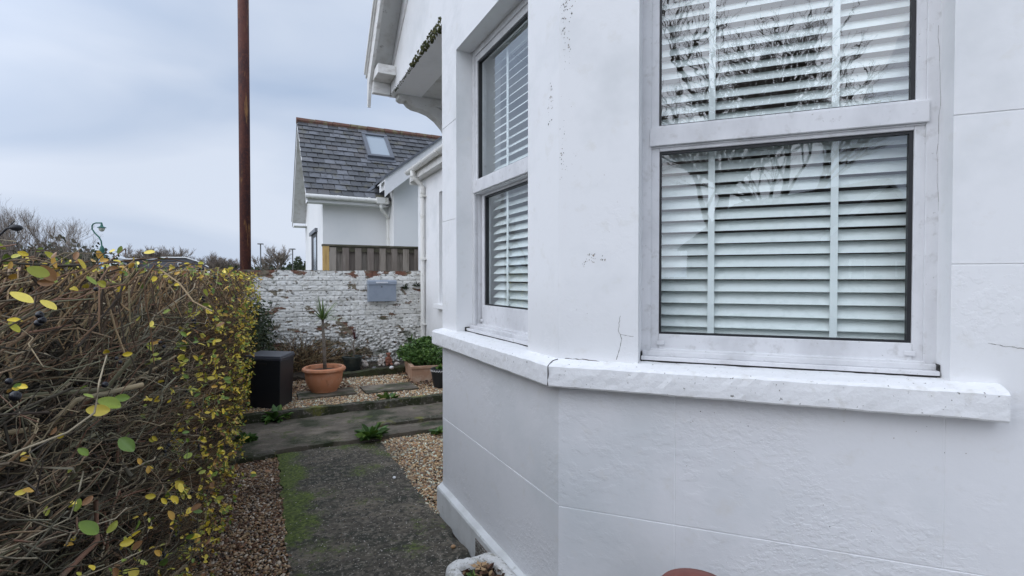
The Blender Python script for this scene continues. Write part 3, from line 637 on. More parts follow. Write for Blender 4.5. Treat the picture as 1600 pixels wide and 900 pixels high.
obj('gutter', gt, M_plastic, house, smooth=False)
dp = MB(); dp.tube([(2.175, 7.9, 3.14), (2.175, 7.9, 3.07), (2.19, 7.9, 3.03), (2.30, 7.9, 2.94), (2.325, 7.9, 2.90), (2.325, 7.9, 2.80), (2.325, 7.9, .2)], .034, 14)
dp.tube([(2.175, 7.9, 3.15), (2.175, 7.9, 3.06)], .044, 14); dp.tube([(2.325, 7.9, 2.90), (2.325, 7.9, 2.80)], .041, 14)
for z in (2.74, 1.75, .72): dp.tube([(2.325, 7.9, z), (2.325, 7.9, z+.035)], .042, 14); dp.box(2.30, 2.37, 7.83, 7.97, z+.003, z+.03)
obj('downpipe', dp, M_plastic, house, smooth=False)

# ------------------------------------------------------------------ old brick garden wall, painted white and flaking
YW, WT = 8.0, 1.585
def wall_extra(N, L, tcn, cur, noi):
    def mixc(cur, fac, c):
        x = N.new('ShaderNodeMix'); x.data_type = 'RGBA'; L.new(fac, x.inputs[0]); L.new(cur, x.inputs[6])
        if isinstance(c, tuple): x.inputs[7].default_value = c+(1,)
        else: L.new(c, x.inputs[7])
        return x.outputs[2]
    def mrg(src, a, b, c=0, d=1):
        q = N.new('ShaderNodeMapRange'); q.inputs[1].default_value = a; q.inputs[2].default_value = b; q.inputs[3].default_value = c; q.inputs[4].default_value = d; L.new(src, q.inputs[0]); return q.outputs[0]
    def math_(op, a, b):
        q = N.new('ShaderNodeMath'); q.operation = op
        for i, s in enumerate((a, b)):
            if isinstance(s, (int, float)): q.inputs[i].default_value = s
            else: L.new(s, q.inputs[i])
        return q.outputs[0]
    sx = N.new('ShaderNodeSeparateXYZ'); L.new(tcn.outputs['Object'], sx.inputs[0])
    # bare patches: more towards the foot of the wall and along the top course
    top = mrg(sx.outputs[2], 1.47, 1.53, 0, .075); foot = mrg(sx.outputs[2], .95, .45, 0, .05)
    left = mrg(sx.outputs[0], .45, -.2, 0, .06)
    base = math_('ADD', math_('ADD', noi(4.2, (1, 1, 1.9), 8, 4).outputs[0], top), math_('ADD', foot, left))
    bare = mrg(base, .60, .612)
    bcol = N.new('ShaderNodeValToRGB'); bcol.color_ramp.elements[0].position = .45; bcol.color_ramp.elements[1].position = .58
    bcol.color_ramp.elements[0].color = (.20, .17, .12, 1); bcol.color_ramp.elements[1].color = (.19, .085, .055, 1)
    L.new(math_('ADD', noi(7, (1, 1, 2), 3, 8).outputs[0], mrg(sx.outputs[2], 1.46, 1.5, -.02, .05)), bcol.inputs[0])
    cur = mixc(cur, bare, bcol.outputs[0])
    # dark chips and mortar pits
    pit = mrg(math_('ADD', noi(15, (1, 1, 1.9), 7, 14).outputs[0], math_('ADD', foot, left)), .575, .62); cur = mixc(cur, math_('MULTIPLY', pit, .8), (.07, .062, .045))
    mo = mrg(math_('ADD', noi(5.5, (1, 1, 1.3), 6, 22).outputs[0], math_('MULTIPLY', foot, 1.6)), .64, .70); cur = mixc(cur, math_('MULTIPLY', mo, .75), (.05, .058, .026))
    bt = N.new('ShaderNodeTexBrick'); mpn = N.new('ShaderNodeMapping'); mpn.inputs['Rotation'].default_value = (R(90), 0, 0); L.new(tcn.outputs['Object'], mpn.inputs[0]); L.new(mpn.outputs[0], bt.inputs[0])
    bt.inputs['Scale'].default_value = 1; bt.inputs['Brick Width'].default_value = .225; bt.inputs['Row Height'].default_value = .075; bt.inputs['Mortar Size'].default_value = .0045; bt.inputs['Mortar Smooth'].default_value = .3
    mort = math_('MULTIPLY', bt.outputs['Fac'], mrg(noi(8, (1, 1, 1), 4, 30).outputs[0], .42, .60)); cur = mixc(cur, math_('MULTIPLY', mort, .75), (.16, .15, .12))
    return cur
M_wall = mat('flaking_whitewashed_brick', (.74, .73, .69), .85, [((.56, .55, .50), 6, .5, .72), ((.80, .80, .78), 16, .5, .7)], [(45, .5, .008), (130, .5, .003)], extra=wall_extra)
nx, nz_ = 420, 170; xs = np.linspace(-1.45, 2.365, nx); zs = np.linspace(-.05, WT, nz_)
ZZ, XX = np.meshgrid(zs, xs, indexing='ij')
def vnoise(fx, fz, s):
    return np.array([[noise.noise(Vector((x*fx+s, z*fz, s))) for x in xs] for z in zs])
row = np.floor(ZZ/.075); bx = (XX+np.where(row % 2 == 0, 0, .1125))/.225; fx_ = np.abs((bx-np.floor(bx))-.5)*.225; fz_ = np.abs(ZZ/.075-row-.5)*.075
mort = np.clip(np.maximum((fx_-.1045)/.006, (fz_-.0305)/.006), 0, 1)
n1 = vnoise(5, 9, 3); n2 = vnoise(24, 34, 7); n3 = vnoise(2.2, 4, 12)
brk_ = np.modf(np.sin(np.floor(bx)*12.9+row*78.2)*43758.5)[0]
foot = np.clip((.85-ZZ)/.5, 0, 1)
D = .010*mort*(1-.5*foot)+.010*n1+.007*n2*(1+foot*2.5)+.018*np.clip(n3-.18, 0, 1)*1.6+brk_*.003+.012*foot*n2
Yv = YW+D; Yv[0] = YW+.1
zt = ZZ.copy(); zt[-1] = WT+.012*vnoise(3, 1, 5)[-1]+.006*n2[-1]-.008*mort[-2]; zt[-2] = np.minimum(zt[-2], zt[-1]-.004)
V = np.stack([XX, Yv, zt], -1).reshape(-1, 3); I = np.arange(nx*nz_).reshape(nz_, nx)
Fq = np.stack([I[:-1, :-1], I[:-1, 1:], I[1:, 1:], I[1:, :-1]], -1).reshape(-1, 4)
tp_ = V[I[-1]].copy(); tp_[:, 1] = YW+.22; b0 = len(V); bt_ = tp_.copy(); bt_[:, 2] = -.05
V = np.concatenate([V, tp_, bt_]); T1 = np.arange(nx)+b0; T3 = T1+nx
Fq = np.concatenate([Fq, np.stack([I[-1, :-1], I[-1, 1:], T1[1:], T1[:-1]], -1), np.stack([T1[:-1], T1[1:], T3[1:], T3[:-1]], -1)])
tag(npobj('garden_wall', V, Fq, M_wall), 'old brick garden wall with flaking white paint at the end of the garden', 'wall')
# letterbox on the wall
lb = empty('letterbox', (1.68, YW-.06, 1.12), 'grey metal letterbox with a white slot strip fixed to the garden wall', 'letterbox')
lx0, lx1 = onY(575, 455, YW-.11).x, onY(620, 455, YW-.11).x; lz0, lz1 = onY(575, 471.5, YW-.11).z, onY(575, 438, YW-.11).z
obj('body', MB().box(lx0+.006, lx1-.006, YW-.10, YW+.015, lz0, lz1-.055), M_box, lb, bevel=.006)
fl = MB(); fl.prism([(YW-.115, lz1-.065), (YW-.112, lz1-.015), (YW-.09, lz1), (YW+.015, lz1), (YW+.015, lz1-.065)], lambda u, v, w: Vector((w, u, v)), lx0, lx1)
lf = obj('flap', fl, M_box, lb, bevel=.003); obj('slot_strip', MB().box(lx0+.12, lx0+.30, YW-.119, YW-.114, lz1-.042, lz1-.022), mat('silver_strip', (.7, .72, .75), .3), lf)
kl = MB(); kl.tube([((lx0+lx1)/2-.01, YW-.108, lz1-.10), ((lx0+lx1)/2-.01, YW-.099, lz1-.10)], .011, 12); obj('lock', kl, M_steel, lb)
# wall weeds
def tuft(name, c, n, L0, m, label, cat, up=.5, wid=.5, group=None):
    P_ = np.tile(np.array(c), (n, 1))+RNG.normal(size=(n, 3))*.008; d = RNG.normal(size=(n, 3)); d[:, 2] = np.abs(d[:, 2])*up+.12
    V, Fc = leafmesh(P_, RNG.uniform(.6, 1.1, n)*L0, dirs=d, up=np.array([0, 0, 1.]), aspect=wid, tilt=.25)
    return tag(npobj(name, V, Fc, m), label, cat, group)
tuft('wall_weed', tuple(onY(633, 452, YW-.02)), 26, .10, M_everg, 'small dry weed in the wall joint right of the letterbox', 'weed', group='weeds growing in the wall')
tuft('wall_weed', tuple(onY(652, 447, YW-.02)), 24, .09, M_everg, 'tiny weed in the wall beside the white downpipe', 'weed', group='weeds growing in the wall')
tuft('wall_weed', tuple(onY(643, 532, YW-.03)), 22, .12, M_leafg, 'pale weed on the wall above the bushy green plant', 'weed', group='weeds growing in the wall')
for (px, py, z, n, L0, lab) in [(607, 630, .06, 60, .16, 'leafy green weed at the foot of the raised kerb'), (430, 655, .06, 55, .17, 'leafy green weed on the cross path near the black box'), (580, 683, .05, 75, .16, 'leafy green weed where the garden path meets the cross path'),
                                  (384, 690, .05, 90, .10, 'bright mossy green clump at the hedge foot by the cross path'), (686, 676, .03, 30, .09, 'small weed in the gravel against the bay corner'), (643, 626, .07, 18, .08, 'tiny weed on the kerb front right of the leafy one')]:
    tuft('weed', tuple(onZ(px, py, z)), n, L0, M_leafg, lab, 'weed', up=.35, wid=.75, group='weeds along the paths')
# bramble leaves in front of hedge near gravel: small sprig
P_ = np.array([tuple(onZ(380+i*11, 746-(i % 2)*4-i*2, .10)) for i in range(4)])
V, Fc = leafmesh(P_, .045, dirs=RNG.normal(size=(4, 3))*(1, .5, .3), up=np.array([0, -.4, 1.]), aspect=1.5, tilt=.2)
sg = empty('leaf_sprig', tuple(P_[0]), 'small yellow green sprig hanging over the gravel below the hedge', 'sprig'); npobj('leaves', V, Fc, M_leafy, sg); obj('stem', MB().tube([Vector(tuple(P_[0]))+Vector((-.12, .02, .02))]+[Vector(tuple(p)) for p in P_], .0016, 5), M_barkf, sg)

# ------------------------------------------------------------------ storage box
bc = empty('storage_box', (.1, 6.0, .12), 'tall charcoal plastic storage box with lid beside the hedge', 'storage box')
FL, FR, BR, BL = Vector((-.15, 5.93, 0)), Vector((.19, 5.68, 0)), Vector((.345, 6.05, 0)), Vector((.005, 6.30, 0)); ctr = (FL+FR+BR+BL)/4
def quad(s, z): return [Vector((ctr.x+(p.x-ctr.x)*s, ctr.y+(p.y-ctr.y)*s, z)) for p in (FL, FR, BR, BL)]
def frus(mb, s0, z0, s1, z1):
    mb.add(quad(s0, z0)+quad(s1, z1), [(3, 2, 1, 0), (4, 5, 6, 7), (0, 1, 5, 4), (1, 2, 6, 5), (2, 3, 7, 6), (3, 0, 4, 7)])
m = MB(); frus(m, .88, .12, .97, .615); obj('body', m, M_binm, bc, bevel=.008)
m = MB(); frus(m, 1.0, .617, 1.01, .642); frus(m, .985, .642, .96, .662); lid = obj('lid', m, M_binlid, bc, bevel=.004)
m = MB(); e = (FR-FL).normalized(); nn = Vector((e.y, -e.x, 0)); pa = FL+e*.07-nn*-.005; 
m.prism([(0.05, .590), (.26, .590), (.25, .565), (.06, .565)], lambda u, v, w: FL+(ctr-FL)*.035+e*u+nn*w+Vector((0, 0, v)), -.01, .004); obj('handle_recess', m, M_black, bc)
m = MB(); m.prism([(.14, .04), (.20, .04), (.20, .075), (.14, .075)], lambda u, v, w: FL+e*u-nn*v+Vector((0, 0, .6625+w)), 0, .001); obj('logo_plate', m, M_lead, lid)
for uu in (0,):
    m = MB()
    for i in range(7):   # small unreadable maker's mark: short strokes
        m.prism([(.145+i*.007, .052), (.149+i*.007, .052), (.149+i*.007, .062), (.145+i*.007, .062)], lambda u, v, w: FL+e*u-nn*v+Vector((0, 0, .6640+w)), 0, .0005)
    obj('maker_mark', m, M_box, lid)

# ------------------------------------------------------------------ pots and plants
def pot(name, loc, prof, m, soil_r, soil_z, label, n=48, smooth=True):
    p = empty(name, loc, label, 'pot'); mb = MB().lathe(prof, loc, n); o = obj('pot_body', mb, m, p, smooth=smooth)
    o.modifiers.new('es', 'EDGE_SPLIT').split_angle = R(38)
    sm = MB().lathe([(soil_r, soil_z-.02), (soil_r, soil_z), (soil_r*.5, soil_z+.012), (.004, soil_z+.015)], loc, 24); obj('soil', sm, M_soil, p, smooth=True); return p
pc = Vector((.675, 6.33, .142))
pot('terracotta_pot', pc, [(.14, 0), (.145, .004), (.145, .012), (.165, .04), (.197, .11), (.208, .18), (.212, .235), (.232, .238), (.243, .252), (.240, .272), (.222, .285), (.204, .283), (.198, .265), (.196, .20), (.12, .12)], M_terra, .196, .235, 'wide round terracotta pot standing on a dark slab')
cp_ = empty('cordyline_plant', pc+Vector((0, 0, .24)), 'young palm-like plant with thin bare stem and green spikes in the terracotta pot', 'plant')
st = MB(); top = Vector((pc.x-.012, pc.y, 1.0)); pts = [Vector((pc.x+.012, pc.y, .36)), Vector((pc.x+.004, pc.y, .6)), Vector((pc.x-.004, pc.y, .8)), top]; st.tube(pts, [.022, .019, .017, .013], 10); obj('stem', st, M_trunk, cp_, smooth=True)
def spikes(c, n, L0, w0, droop, upb):
    vs = []; fs = []
    for i in range(n):
        a = random.uniform(0, 6.28); el = random.uniform(.15, 1.45) if upb else random.uniform(.5, 1.5); Ln = L0*random.uniform(.55, 1.1)
        d = Vector((math.cos(a)*math.cos(el), math.sin(a)*math.cos(el), math.sin(el))); sd = Vector((-math.sin(a), math.cos(a), 0)); b = len(vs)
        for k in range(6):
            t = k/5; p = Vector(c)+d*Ln*t+Vector((0, 0, -droop*Ln*t*t*math.cos(el))); ww = w0*(.5+1.2*t if t < .3 else (1-t)*1.2+.02)
            vs += [p-sd*ww, p+sd*ww+Vector((0, 0, .002))]
        for k in range(5): fs.append((b+2*k, b+2*k+1, b+2*k+3, b+2*k+2))
    m = MB(); m.add(vs, fs); return m
obj('spiky_leaves', spikes(top-Vector((0, 0, .03)), 75, .34, .0085, .30, True), M_spike, cp_)
dc = Vector((1.165, 7.40, .17))
pot('plant_pot', dc, [(.095, 0), (.10, .01), (.128, .17), (.138, .175), (.139, .20), (.128, .205), (.122, .19), (.118, .15)], M_dpot, .12, .17, 'dark green plastic pot standing against the garden wall')
pp = empty('purple_plant', dc+Vector((0, 0, .17)), 'small dark purple spiky plant with two bare stems in the green pot', 'plant')
st = MB(); st.tube([dc+Vector((.0, 0, .17)), dc+Vector((.03, 0, .26)), dc+Vector((.01, 0, .36)), dc+Vector((.035, 0, .44))], [.012, .011, .01, .009], 8); st.tube([dc+Vector((-.03, 0, .17)), dc+Vector((-.07, 0, .25)), dc+Vector((-.05, 0, .31))], [.007, .006, .005], 8)
obj('stem', st, M_trunk, pp, smooth=True); obj('spiky_leaves', spikes(dc+Vector((.035, 0, .43)), 22, .20, .009, .05, False), M_purp, pp)
gr_ = spikes(dc+Vector((-.02, 0, .18)), 30, .12, .006, .4, True); obj('low_leaves', gr_, M_everg, pp)
# terracotta trough with bushy green plant
tr = empty('terracotta_trough', (2.05, 6.75, .12), 'square terracotta planter holding the bushy green plant', 'planter')
Mt = Matrix.Translation((2.02, 6.80, 0)) @ Matrix.Rotation(R(-8), 4, 'Z')
m = MB()
for a in [(-.22, .22, -.42, -.39), (-.22, .22, .35, .38), (-.22, -.19, -.39, .35), (.19, .22, -.39, .35)]: m.box(a[0], a[1], a[2], a[3], .11, .30, Mt)
for a in [(-.235, .235, -.435, -.385), (-.235, .235, .345, .395), (-.235, -.185, -.385, .345), (.185, .235, -.385, .345)]: m.box(a[0], a[1], a[2], a[3], .30, .33, Mt)
obj('planter_body', m, mat('pale_terracotta', (.42, .25, .16), .85, [((.52, .38, .28), 8, .5, .7)], [(40, .3, .004)]), tr)
obj('soil', MB().box(-.19, .19, -.39, .35, .12, .29, Mt), M_soil, tr)
gb = empty('bushy_plant', (2.02, 6.8, .3), 'bushy bright green leafy plant growing in the terracotta planter', 'plant')
cs_ = [((1.98, 6.85, .50), (.28, .26, .15)), ((2.12, 6.5, .44), (.22, .20, .12)), ((1.86, 7.0, .43), (.20, .18, .11)), ((2.1, 6.95, .58), (.15, .15, .10)), ((1.95, 6.75, .40), (.26, .25, .10))]
PP = []; DD = []
for c, r in cs_:
    n = 1700; d = RNG.normal(size=(n, 3)); d /= np.linalg.norm(d, axis=1, keepdims=True); q = RNG.uniform(.55, 1.08, (n, 1))
    lump = np.array([1+.22*noise.noise(Vector(tuple(v*3.0))) for v in d])[:, None]
    PP.append((np.array(c)+d*np.array(r)*q*lump-(2.02, 6.8, .33))*(.86, .86, .88)+(2.02, 6.8, .33)); DD.append(d*(1, 1, .5)+RNG.normal(size=(n, 3))*.6)
V, Fc = leafmesh(np.concatenate(PP), RNG.uniform(.018, .038, 1700*5), dirs=np.concatenate(DD), up=np.array([0, 0, 1.]), aspect=1.5, tilt=.5)
obj_l = npobj('foliage', V, Fc, M_leafg, gb)
st = MB()
for c, r in cs_:
    for k in range(5): st.tube([(2.02+random.uniform(-.1, .1), 6.8+random.uniform(-.15, .15), .28), (c[0]+random.uniform(-.1, .1), c[1]+random.uniform(-.1, .1), c[2])], [.006, .003], 5)
obj('stems', st, M_trunk, gb)
# black pot with a white patterned band
kc = Vector((2.005, 6.03, .118))
kp = pot('patterned_pot', kc, [(.085, 0), (.09, .008), (.108, .10), (.122, .19), (.126, .198), (.128, .235), (.120, .238), (.112, .22), (.108, .18)], mat('black_glazed_pot', (.02, .023, .026), .35), .108, .19, 'black pot with a white patterned band, half hidden by the bay')
m = MB()
for i in range(26):
    a0 = 2*math.pi*i/26
    for (da, dz) in ((0, .200), (.05, .207), (.10, .214), (.15, .207)):
        a = a0+da; p = [(kc.x+.1285*math.cos(a+q), kc.y+.1285*math.sin(a+q), kc.z+dz+zz) for q, zz in ((0, 0), (.055, .003), (.055, .014), (0, .011))]; m.add(p, [(0, 1, 2, 3)])
obj('zigzag_band', m, M_white, kp)
tuft('succulent', (kc.x, kc.y, kc.z+.2), 60, .09, M_leafg, 'low yellow green plant in the black patterned pot', 'plant', up=.8, wid=1.2)
# ornaments at the wall foot
def ornament(px, py, h, m, label, kind):
    p = onY(px, py, 7.45); z0 = .195; o = empty('garden_figure', (p.x, 7.45, z0), label, 'ornament', 'figures at the foot of the wall')
    x, y = p.x, 7.45; b = MB()
    if kind == 'seated':
        b.ball((x, y, z0+h*.27), (h*.24, h*.24, h*.30), 12, 8, .03); b.ball((x, y-.01, z0+h*.52), (h*.17, h*.15, h*.22), 12, 8, .03)
        for s in (-1, 1): b.tube([(x+s*h*.15, y, z0+h*.6), (x+s*h*.24, y-h*.14, z0+h*.42), (x+s*h*.12, y-h*.26, z0+h*.28)], [h*.07, h*.06, h*.05], 8); b.tube([(x+s*h*.12, y-h*.1, z0+h*.18), (x+s*h*.18, y-h*.36, z0+h*.14), (x+s*h*.16, y-h*.42, z0+.01)], [h*.10, h*.09, h*.07], 8)
        obj('figure_body', b, m, o, smooth=True)
        c = MB(); c.ball((x, y-h*.04, z0+h*.83), (h*.15, h*.15, h*.17), 12, 8, .02); c.ball((x, y-h*.18, z0+h*.79), (h*.05, h*.05, h*.04), 8, 6)
        for s in (-1, 1): c.ball((x+s*h*.14, y, z0+h*.93), (h*.05, h*.03, h*.07), 8, 6)
        obj('figure_head', c, m, o, smooth=True)
    else:
        b.ball((x, y, z0+h*.5), (h*.45, h*.4, h*.5), 12, 8, .10); b.ball((x+h*.3, y-.02, z0+h*.3), (h*.3, h*.3, h*.3), 10, 7, .12); obj('figure_body', b, m, o, smooth=True)
        c = MB(); c.ball((x-h*.25, y-h*.2, z0+h*.85), (h*.22, h*.25, h*.2), 10, 7, .06); obj('figure_head', c, m, o, smooth=True)
ornament(595, 572, .17, M_ornw, 'pale seated stone figure left of the red clay one', 'seated')
ornament(607, 572, .19, M_orn, 'reddish clay seated figure beside the pale one', 'seated')
ornament(569, 578, .10, M_ornw, 'low pale stone figure just right of the green pot', 'lump')
for k, (px, py, s, lab) in enumerate([(585, 577, .03, 'grey rounded stone between the low pale figure and the seated ones'), (612, 576, .028, 'small white stone in front of the red clay figure'), (620, 570, .035, 'pale stone right of the red clay figure')]):
    p = onZ(px, py, .2); tag(obj('stone', MB().ball((p.x, min(p.y, 7.5), .215), (s*1.2, s, s*.8), 10, 7, .1), [M_steel, M_white, M_ornw][k], smooth=True), lab, 'stone', 'stones at the foot of the wall')
# loose dry shrub against the wall
def polytubes(P, rad, sides=3):
    """P: (n,k,3) polylines, rad: (n,k)"""
    n, k, _ = P.shape; d = np.gradient(P, axis=1); d /= np.linalg.norm(d, axis=2, keepdims=True)+1e-9
    a = np.where(np.abs(d[..., 2:3]) < .9, np.array([0, 0, 1.]), np.array([1., 0, 0])); u = np.cross(a, d); u /= np.linalg.norm(u, axis=2, keepdims=True)+1e-9; w = np.cross(d, u)
    th = np.arange(sides)*2*np.pi/sides
    V = P[:, :, None]+rad[:, :, None, None]*(np.cos(th)[None, None, :, None]*u[:, :, None]+np.sin(th)[None, None, :, None]*w[:, :, None])
    base = (np.arange(n)*k*sides)[:, None, None]; i = np.arange(k-1)[None, :, None]*sides; j = np.arange(sides)[None, None]; j2 = (j+1) % sides
    Fc = np.stack([base+i+j, base+i+j2, base+i+sides+j2, base+i+sides+j], -1).reshape(-1, 4)
    return V.reshape(-1, 3), Fc
def arcs(c, n, L0, k=7, spread=(1, .4, 1), droop=.9, r0=.004):
    d = RNG.normal(size=(n, 3))*spread; d[:, 2] = np.abs(d[:, 2])+.3; d /= np.linalg.norm(d, axis=1, keepdims=True); Ln = L0*RNG.uniform(.4, 1, n)
    t = np.linspace(0, 1, k)[None, :, None]; P = np.array(c)[None, None]+RNG.normal(size=(n, 1, 3))*(.09, .04, .01)+d[:, None]*Ln[:, None, None]*t
    P[:, :, 2] -= (droop*Ln[:, None]*t[..., 0]**2); P += np.cumsum(RNG.normal(size=P.shape)*.006, 1); P[..., 2] = np.maximum(P[..., 2], .12); P[..., 1] = np.minimum(P[..., 1], YW-.01)
    return P, r0*(1-.7*np.linspace(0, 1, k))[None]*RNG.uniform(.5, 1.2, (n, 1))
ds = empty('dry_shrub', (.62, 7.6, .17), 'leafless tangled brown shrub against the wall behind the terracotta pot', 'shrub')
P, r = arcs((.50, 7.62, .16), 460, .95, droop=.42, r0=.0065, spread=(.75, .3, 1)); V, Fc = polytubes(P, r); npobj('stems', V, Fc, M_barkf, ds)
n = 600; ti = RNG.integers(0, 420, n); tj = RNG.integers(2, 7, n); V, Fc = leafmesh(P[ti, tj], RNG.uniform(.02, .045, n)); npobj('withered_leaves', V, Fc, mat('olive_dry_leaf', (1, 1, 1), .7, island=[(.06, .05, .025), (.12, .09, .04), (.05, .065, .025), (.2, .15, .08)]), ds)
d2 = empty('dry_shrub', (1.0, 7.85, .17), 'sparse dry climbing stems on the wall between the two potted plants', 'shrub')
P, r = arcs((1.0, 7.84, .17), 150, .75, droop=.3, r0=.005, spread=(1, .1, 1)); V, Fc = polytubes(P, r); npobj('stems', V, Fc, M_barkf, d2)
n = 260; ti = RNG.integers(0, 130, n); tj = RNG.integers(2, 7, n); V, Fc = leafmesh(P[ti, tj], RNG.uniform(.02, .04, n)); npobj('small_leaves', V, Fc, M_everg, d2)
iv = empty('dark_shrub', (-.05, 7.6, 0), 'dark evergreen shrub against the wall at the end of the hedge', 'shrub')
n = 3800; P_ = np.stack([RNG.normal(-.10, .17, n), RNG.uniform(7.1, 7.98, n), RNG.beta(1.6, 1.6, n)*1.15+.05], 1); P_ = P_[P_[:, 0] < .30-.18*P_[:, 2]+RNG.normal(0, .05, n)]
V, Fc = leafmesh(P_, RNG.uniform(.03, .06, len(P_)), aspect=1.2); npobj('foliage', V, Fc, M_everg, iv)
P, r = arcs((-.05, 7.6, .05), 60, 1.1, droop=.1, r0=.007); V, Fc = polytubes(P, r); npobj('stems', V, Fc, M_barkf, iv)

# white stone trough in front of the air brick -------------------------
zt_ = .235
tw = empty('stone_trough', (.85, 2.05, .02), 'rough white painted stone trough full of dead leaves at the bay foot', 'planter')
def rr(x0, x1, y0, y1, r, n=7):
    out_ = []
    for cx, cy, a0 in ((x1-r, y1-r, 0), (x0+r, y1-r, 90), (x0+r, y0+r, 180), (x1-r, y0+r, 270)):
        for i in range(n): a = R(a0+90*i/(n-1)); out_.append((cx+r*math.cos(a), cy+r*math.sin(a)))
    return out_
rows_ = [(.015, -.0, .0), (.005, .0, .08), (-.004, .0, .14), (-.010, 0, .170), (-.006, 0, .195), (.008, 0, .206), (.028, 0, .208), (.042, 0, .200), (.050, 0, .18), (.052, 0, .13)]
m = MB(); n_ = None; vs = []
for ins, _, z in rows_:
    pl = rr(.722+ins, .962-ins, 1.42+ins, 2.125-ins, .055 if ins < .03 else .03)
    fine = []
    for i, (a, b) in enumerate(pl):
        c, d = pl[(i+1) % len(pl)]; k = 6 if i % 7 == 6 else 1
        for q in range(k): fine.append((a+(c-a)*q/k, b+(d-b)*q/k))
    n_ = len(fine)
    for x, y in fine:
        e_ = noise.noise(Vector((x*30, y*30, z*30)))*.007; vs.append((x+e_, y+e_, z+e_))
fs = []
for j in range(len(rows_)-1):
    for i in range(n_): fs.append((j*n_+i, j*n_+(i+1) % n_, (j+1)*n_+(i+1) % n_, (j+1)*n_+i))
m.add(vs, fs); obj('trough_body', m, M_stonew, tw, smooth=True)
obj('soil', MB().box(.76, .918, 1.5, 2.08, .05, .175), M_soil, tw)
P_ = scatter(.775, .912, 1.52, 2.06, .190, .017, .012); V, Fc = leafmesh(P_, RNG.uniform(.02, .05, len(P_)), dirs=RNG.normal(size=(len(P_), 3))*(1, 1, .35), up=np.array([0, 0, 1.]), tilt=.5, aspect=1.2)
tag(npobj('dead_leaves', V, Fc, M_litter), 'brown dead leaves filling the white stone trough', 'leaf litter', kind='stuff')
m = MB()
for i in range(5):   # one pale maple-like leaf on top
    a = R(30+60*i); c = Vector((.845, 2.01, .216)); d = Vector((math.cos(a), math.sin(a), .12)); s = Vector((-math.sin(a), math.cos(a), 0)); Ln = .045 if i != 2 else .055
    m.add([c, c+d*Ln*.35+s*Ln*.12, c+d*Ln*.55+s*Ln*.30, c+d*Ln*.7+s*Ln*.1, c+d*Ln, c+d*Ln*.7-s*Ln*.1, c+d*Ln*.55-s*Ln*.30, c+d*Ln*.35-s*Ln*.12], [(0, 1, 2, 3, 4, 5, 6, 7)])
tag(obj('dead_leaf', m, mat('tan_dead_leaf', (.38, .24, .12), .7)), 'pale brown lobed leaf on top of the stone trough', 'leaf')
tuft('moss_clump', (.79, 1.98, .185), 90, .03, M_leafg, 'green moss clump inside the left of the white stone trough', 'moss', up=1.5, wid=.5)
# red clay pot, only its rim reaches into view
cc = onZ(1089, 893, .60); d_ = Vector((ray(1089, 893).x, ray(1089, 893).y, 0)).normalized(); cc -= d_*.085
m = MB().lathe([(.085, 0), (.09, .01), (.07, .05), (.045, .2), (.05, .3), (.075, .48), (.10, .55), (.11, .565), (.11, .585), (.098, .60), (.06, .606), (.02, .610), (.004, .611)], (cc.x, cc.y, 0), 40)
q = obj('clay_urn', m, M_dterra, smooth=True); tag(q, 'dark red clay urn whose rounded top shows in front of the bay', 'urn')

# ------------------------------------------------------------------ hedge
hd = empty('privet_hedge', (-.8, 3.5, 0), 'bare brown privet hedge with a few yellow leaves and black berries along the path', 'hedge')
def face(y, z): return -.31+.030*np.minimum(y, 7)+.07*np.clip(z/1.5, 0, 1)
HT = 1.475
def twigs(n, ya, yb, rlo, rhi, Lr, depth, k=6, zmin=.0, ztop=HT, wob=.012, up=.38, power=1.0):
    y = ya+(yb-ya)*RNG.uniform(0, 1, n)**power; z = RNG.uniform(zmin, ztop, n); Ln = RNG.uniform(*Lr, n)
    tipx = face(y, z)-RNG.uniform(0, 1, n)**1.3*depth
    d = np.stack([RNG.normal(.88, .15, n), RNG.normal(.12, .24, n), RNG.normal(up, .20, n)], 1); d /= np.linalg.norm(d, axis=1, keepdims=True)
    tip = np.stack([tipx, y, z], 1); t = np.linspace(-1, 0, k)[None, :, None]; P = tip[:, None]+d[:, None]*Ln[:, None, None]*t
    bend = RNG.normal(size=(n, 3))*.10; P += bend[:, None]*Ln[:, None, None]*(t**2)
    P += np.cumsum(RNG.normal(size=P.shape)*wob*Ln[:, None, None]*2.0, 1); P -= (P[:, -1:]-tip[:, None])
    r = RNG.uniform(rlo, rhi, (n, 1))*np.linspace(1.0, .55, k)[None]*RNG.uniform(.85, 1.2, (n, k))
    P[..., 2] = np.maximum(P[..., 2], .0); return P, r
def hollow(P):
    """deep pockets in the clipped face: pushes twigs back where the noise is high"""
    q = np.array([noise.noise(Vector((p[1]*3.1, p[2]*4.2, 1.7)))+.5*noise.noise(Vector((p[1]*8, p[2]*9, 5.1))) for p in P[:, -1]])
    P[..., 0] -= (np.clip(q-.02, 0, .5)*.42)[:, None]; return P
